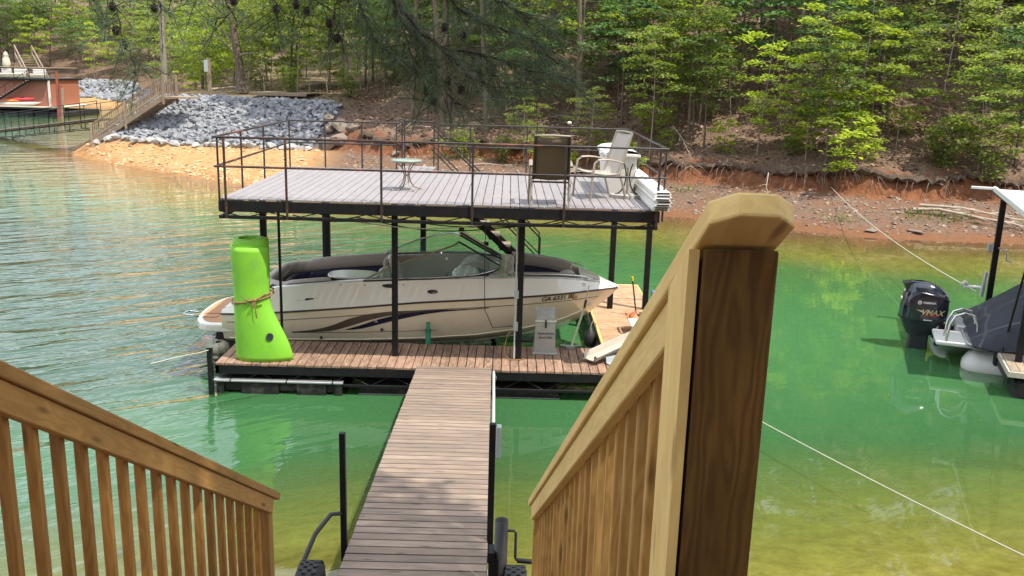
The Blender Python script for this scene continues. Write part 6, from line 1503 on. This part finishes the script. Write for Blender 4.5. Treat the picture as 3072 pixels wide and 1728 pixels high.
tag(mb.build('dead_sticks', 'deadwood'), 'dead sticks littering the leafy slope', 'sticks', None, 'stuff')

# ------------------------------------------------------------------ the pine on the near bank, its boughs hanging into view and shading the stairs
pine = thing('pine_tree', 'pine whose dark needled boughs and cones hang into the top of the view', 'tree', (6.5, -3.5, 3.5))
MB().tube([(6.5, -3.5, 3.2), (6.4, -3.3, 9), (6.2, -3.0, 15), (6.1, -2.8, 21)], [.3, .26, .2, .08], 12).build('trunk', 'bark', pine)
def needles(cent, dirs, ln, wd, per, spread=.75):
    k = len(cent); c0 = np.repeat(cent, per, 0); d0 = np.repeat(dirs, per, 0)+rng.normal(0, spread, (k*per, 3)); d0 /= np.linalg.norm(d0, axis=1, keepdims=True)
    c0 = c0+rng.normal(0, ln*.1, c0.shape); L_ = ln*rng.uniform(.7, 1.15, (k*per, 1)); sd = np.cross(d0, rng.normal(size=d0.shape)); sd /= np.linalg.norm(sd, axis=1, keepdims=True)
    V = np.stack([c0-sd*wd, c0+sd*wd, c0+d0*L_-np.array([0, 0, 1])*L_*.12], 1).reshape(-1, 3); return V, np.arange(k*per*3).reshape(-1, 3)
def bough(paths, Yd, seed, nt=6, tuft=26, ln=.12, cones=(), name='bough'):
    zmin = at(1150, 215, Yd).z
    mb = MB(); C_, D_ = [], []
    for path, r0 in paths:
        P_ = [at(x, y, Yd+dy) for x, y, dy in path]
        # finer polyline
        Q = []
        for a, b2 in zip(P_[:-1], P_[1:]): Q += [a.lerp(b2, t)+Vector((random.gauss(0, .008), random.gauss(0, .008), random.gauss(0, .008))) for t in (0, .25, .5, .75)]
        Q.append(P_[-1]); k = len(Q); mb.tube(Q, [max(.0025, r0*(1-.75*i/(k-1))) for i in range(k)], 5)
        for i in range(1, k):
            d = (Q[i]-Q[i-1]).normalized()
            for _ in range(nt if Q[i].z > zmin or random.random() < .35 else 0):
                a = random.uniform(-1, 1)*1.0; dd = (d+Vector((random.gauss(0, .7), random.gauss(0, .7), random.gauss(-.1, .55)))).normalized(); l_ = random.uniform(.05, .3)
                p0 = Q[i-1].lerp(Q[i], random.random()); e = p0+dd*l_+Vector((0, 0, -.1*l_)); mb.tube([p0, p0.lerp(e, .5)+Vector((0, 0, .01)), e], [.0035, .003, .002], 3, False)
                for t in (.55, .8, 1.0): C_.append(p0.lerp(e, t)); D_.append(dd*.9)
    bo_ = mb.build(name, 'limb', pine)
    V, F = needles(np.array(C_), np.array(D_), ln, .0016, tuft); o_ = link('needles', np_mesh('needles', V, F, 'needle'), sub(bo_), kind='stuff')
    for x, y, dy in cones:
        p = at(x, y, Yd+dy); cn = MB().ball(p, .022, 9, 7, (.85, .85, 1.1))
        for j in range(40):
            a = j*2.4; zf = 1-2*(j+.5)/40; rr = math.sqrt(1-zf*zf); n_ = Vector((rr*math.cos(a), rr*math.sin(a), zf)); b2 = p+Vector((n_.x*.02, n_.y*.02, n_.z*.025)); t1 = n_.orthogonal().normalized()
            cn.add([b2-t1*.007, b2+t1*.007, b2+n_*.011+Vector((0, 0, .003))], [(0, 1, 2)])
        cn.build('cone', 'cone', pine)
big = [([(940, -140, 0), (985, -20, 0), (1040, 70, .0), (1110, 115, .05), (1180, 135, .1), (1260, 150, .1), (1340, 178, .1), (1440, 200, .1)], .016),
       ([(1040, 70, 0), (1080, 150, -.05), (1105, 210, -.1), (1140, 255, -.1), (1180, 285, -.1)], .008),
       ([(985, -20, 0), (1010, 60, .1), (1030, 130, .15), (1050, 185, .15), (1075, 225, .15), (1090, 265, .1)], .008),
       ([(1100, -60, .2), (1150, 20, .2), (1220, 60, .2), (1290, 80, .2), (1350, 115, .2), (1400, 160, .2)], .011),
       ([(1110, 115, 0), (1170, 180, -.1), (1230, 220, -.15), (1280, 245, -.15), (1330, 255, -.15)], .008),
       ([(900, -60, .1), (905, 10, .1), (925, 70, .1), (960, 120, .1), (1010, 170, .1)], .009),
       ([(1180, 135, .1), (1240, 190, .0), (1290, 215, .0), (1350, 225, .0)], .007),
       ([(1220, -60, .3), (1250, 0, .3), (1300, 30, .3), (1380, 70, .3)], .008)]
bough(big, 6.3, 1, 3, 10, .12, [(1127, 205, -.1), (1160, 228, -.1), (1092, 255, .1), (1075, 232, .1), (1240, 175, .1), (1118, 70, 0), (1165, 92, .1), (995, 35, .1), (1050, 95, .1)])
small = [([(270, -60, 0), (285, 10, 0), (300, 60, 0), (312, 110, 0), (335, 150, .05), (345, 205, .05)], .006), ([(335, 150, .05), (342, 180, .05), (330, 235, .05)], .004)]
bough(small, 6.0, 2, 1, 14, .1, [(312, 112, 0), (292, 78, 0), (283, 18, 0)], 'hanging_twig')
tops = [([(180, -60, 0), (215, -10, 0), (250, 10, 0)], .005), ([(360, -60, 0), (385, -5, 0), (410, 25, 0), (440, 40, 0)], .006), ([(520, -70, .1), (560, -10, .1), (590, 30, .1), (540, 60, .1)], .006),
        ([(640, -60, 0), (690, -10, 0), (700, 40, 0), (690, 85, 0)], .006), ([(740, -70, 0), (780, -10, 0), (830, 20, 0), (860, 60, 0)], .007), ([(860, -60, 0), (850, 0, 0), (830, 60, 0), (870, 110, 0)], .006), ([(460, -80, .1), (500, -20, .1), (480, 20, .1)], .004)]
TC = [(388, 22), (695, 25), (745, 12), (772, 30), (588, 3), (828, 60), (848, 98)]
for i, tp_ in enumerate(tops):
    xs_ = [q[0] for q in tp_[0]]; mine = [(x, y, 0) for x, y in TC if min(abs(x-q) for q in xs_) < 25 and abs(x-sum(xs_)/len(xs_)) < 70]
    TC = [q for q in TC if (q[0], q[1], 0) not in mine]
    bough([tp_], 6.2, 3+i, 1, 9, .1, mine, 'twig')
# limb carrying the boughs back to the trunk, above the frame
MB().tube([(6.3, -3.2, 13), (3.5, .5, 12.2), (1.0, 3.5, 10.4), tuple(at(1000, -420, 6.2)), tuple(at(950, -150, 6.3))], [.12, .09, .06, .035, .017], 8).build('limb', 'limb', pine)
MB().tube([tuple(at(1000, -420, 6.2)), tuple(at(700, -260, 6.2)), tuple(at(300, -160, 6.1)), tuple(at(180, -60, 6.2))], [.03, .022, .015, .005], 6).build('limb', 'limb', pine)
CC = []
for _ in range(150):
    v_ = rng.normal(size=3); v_ /= np.linalg.norm(v_); v_ *= rng.random()**.4; CC.append(np.array([4.9, -.9, 13.8])+v_*np.array([4.6, 3.9, 3.6]))
for _ in range(46):
    v_ = rng.normal(size=3); v_ /= np.linalg.norm(v_); CC.append(np.array([3.2, 3.9, 12.4])+v_*rng.random()**.4*np.array([1.7, 1.35, .9]))
CC = np.array(CC); cl_ = np.repeat(CC, 12, 0)+rng.normal(0, .42, (len(CC)*12, 3))
V, F = needles(cl_, np.tile([0, 0, .3], (len(cl_), 1)), .34, .03, 12, 1.0); link('crown', np_mesh('crown', V, F, 'needle'), pine)
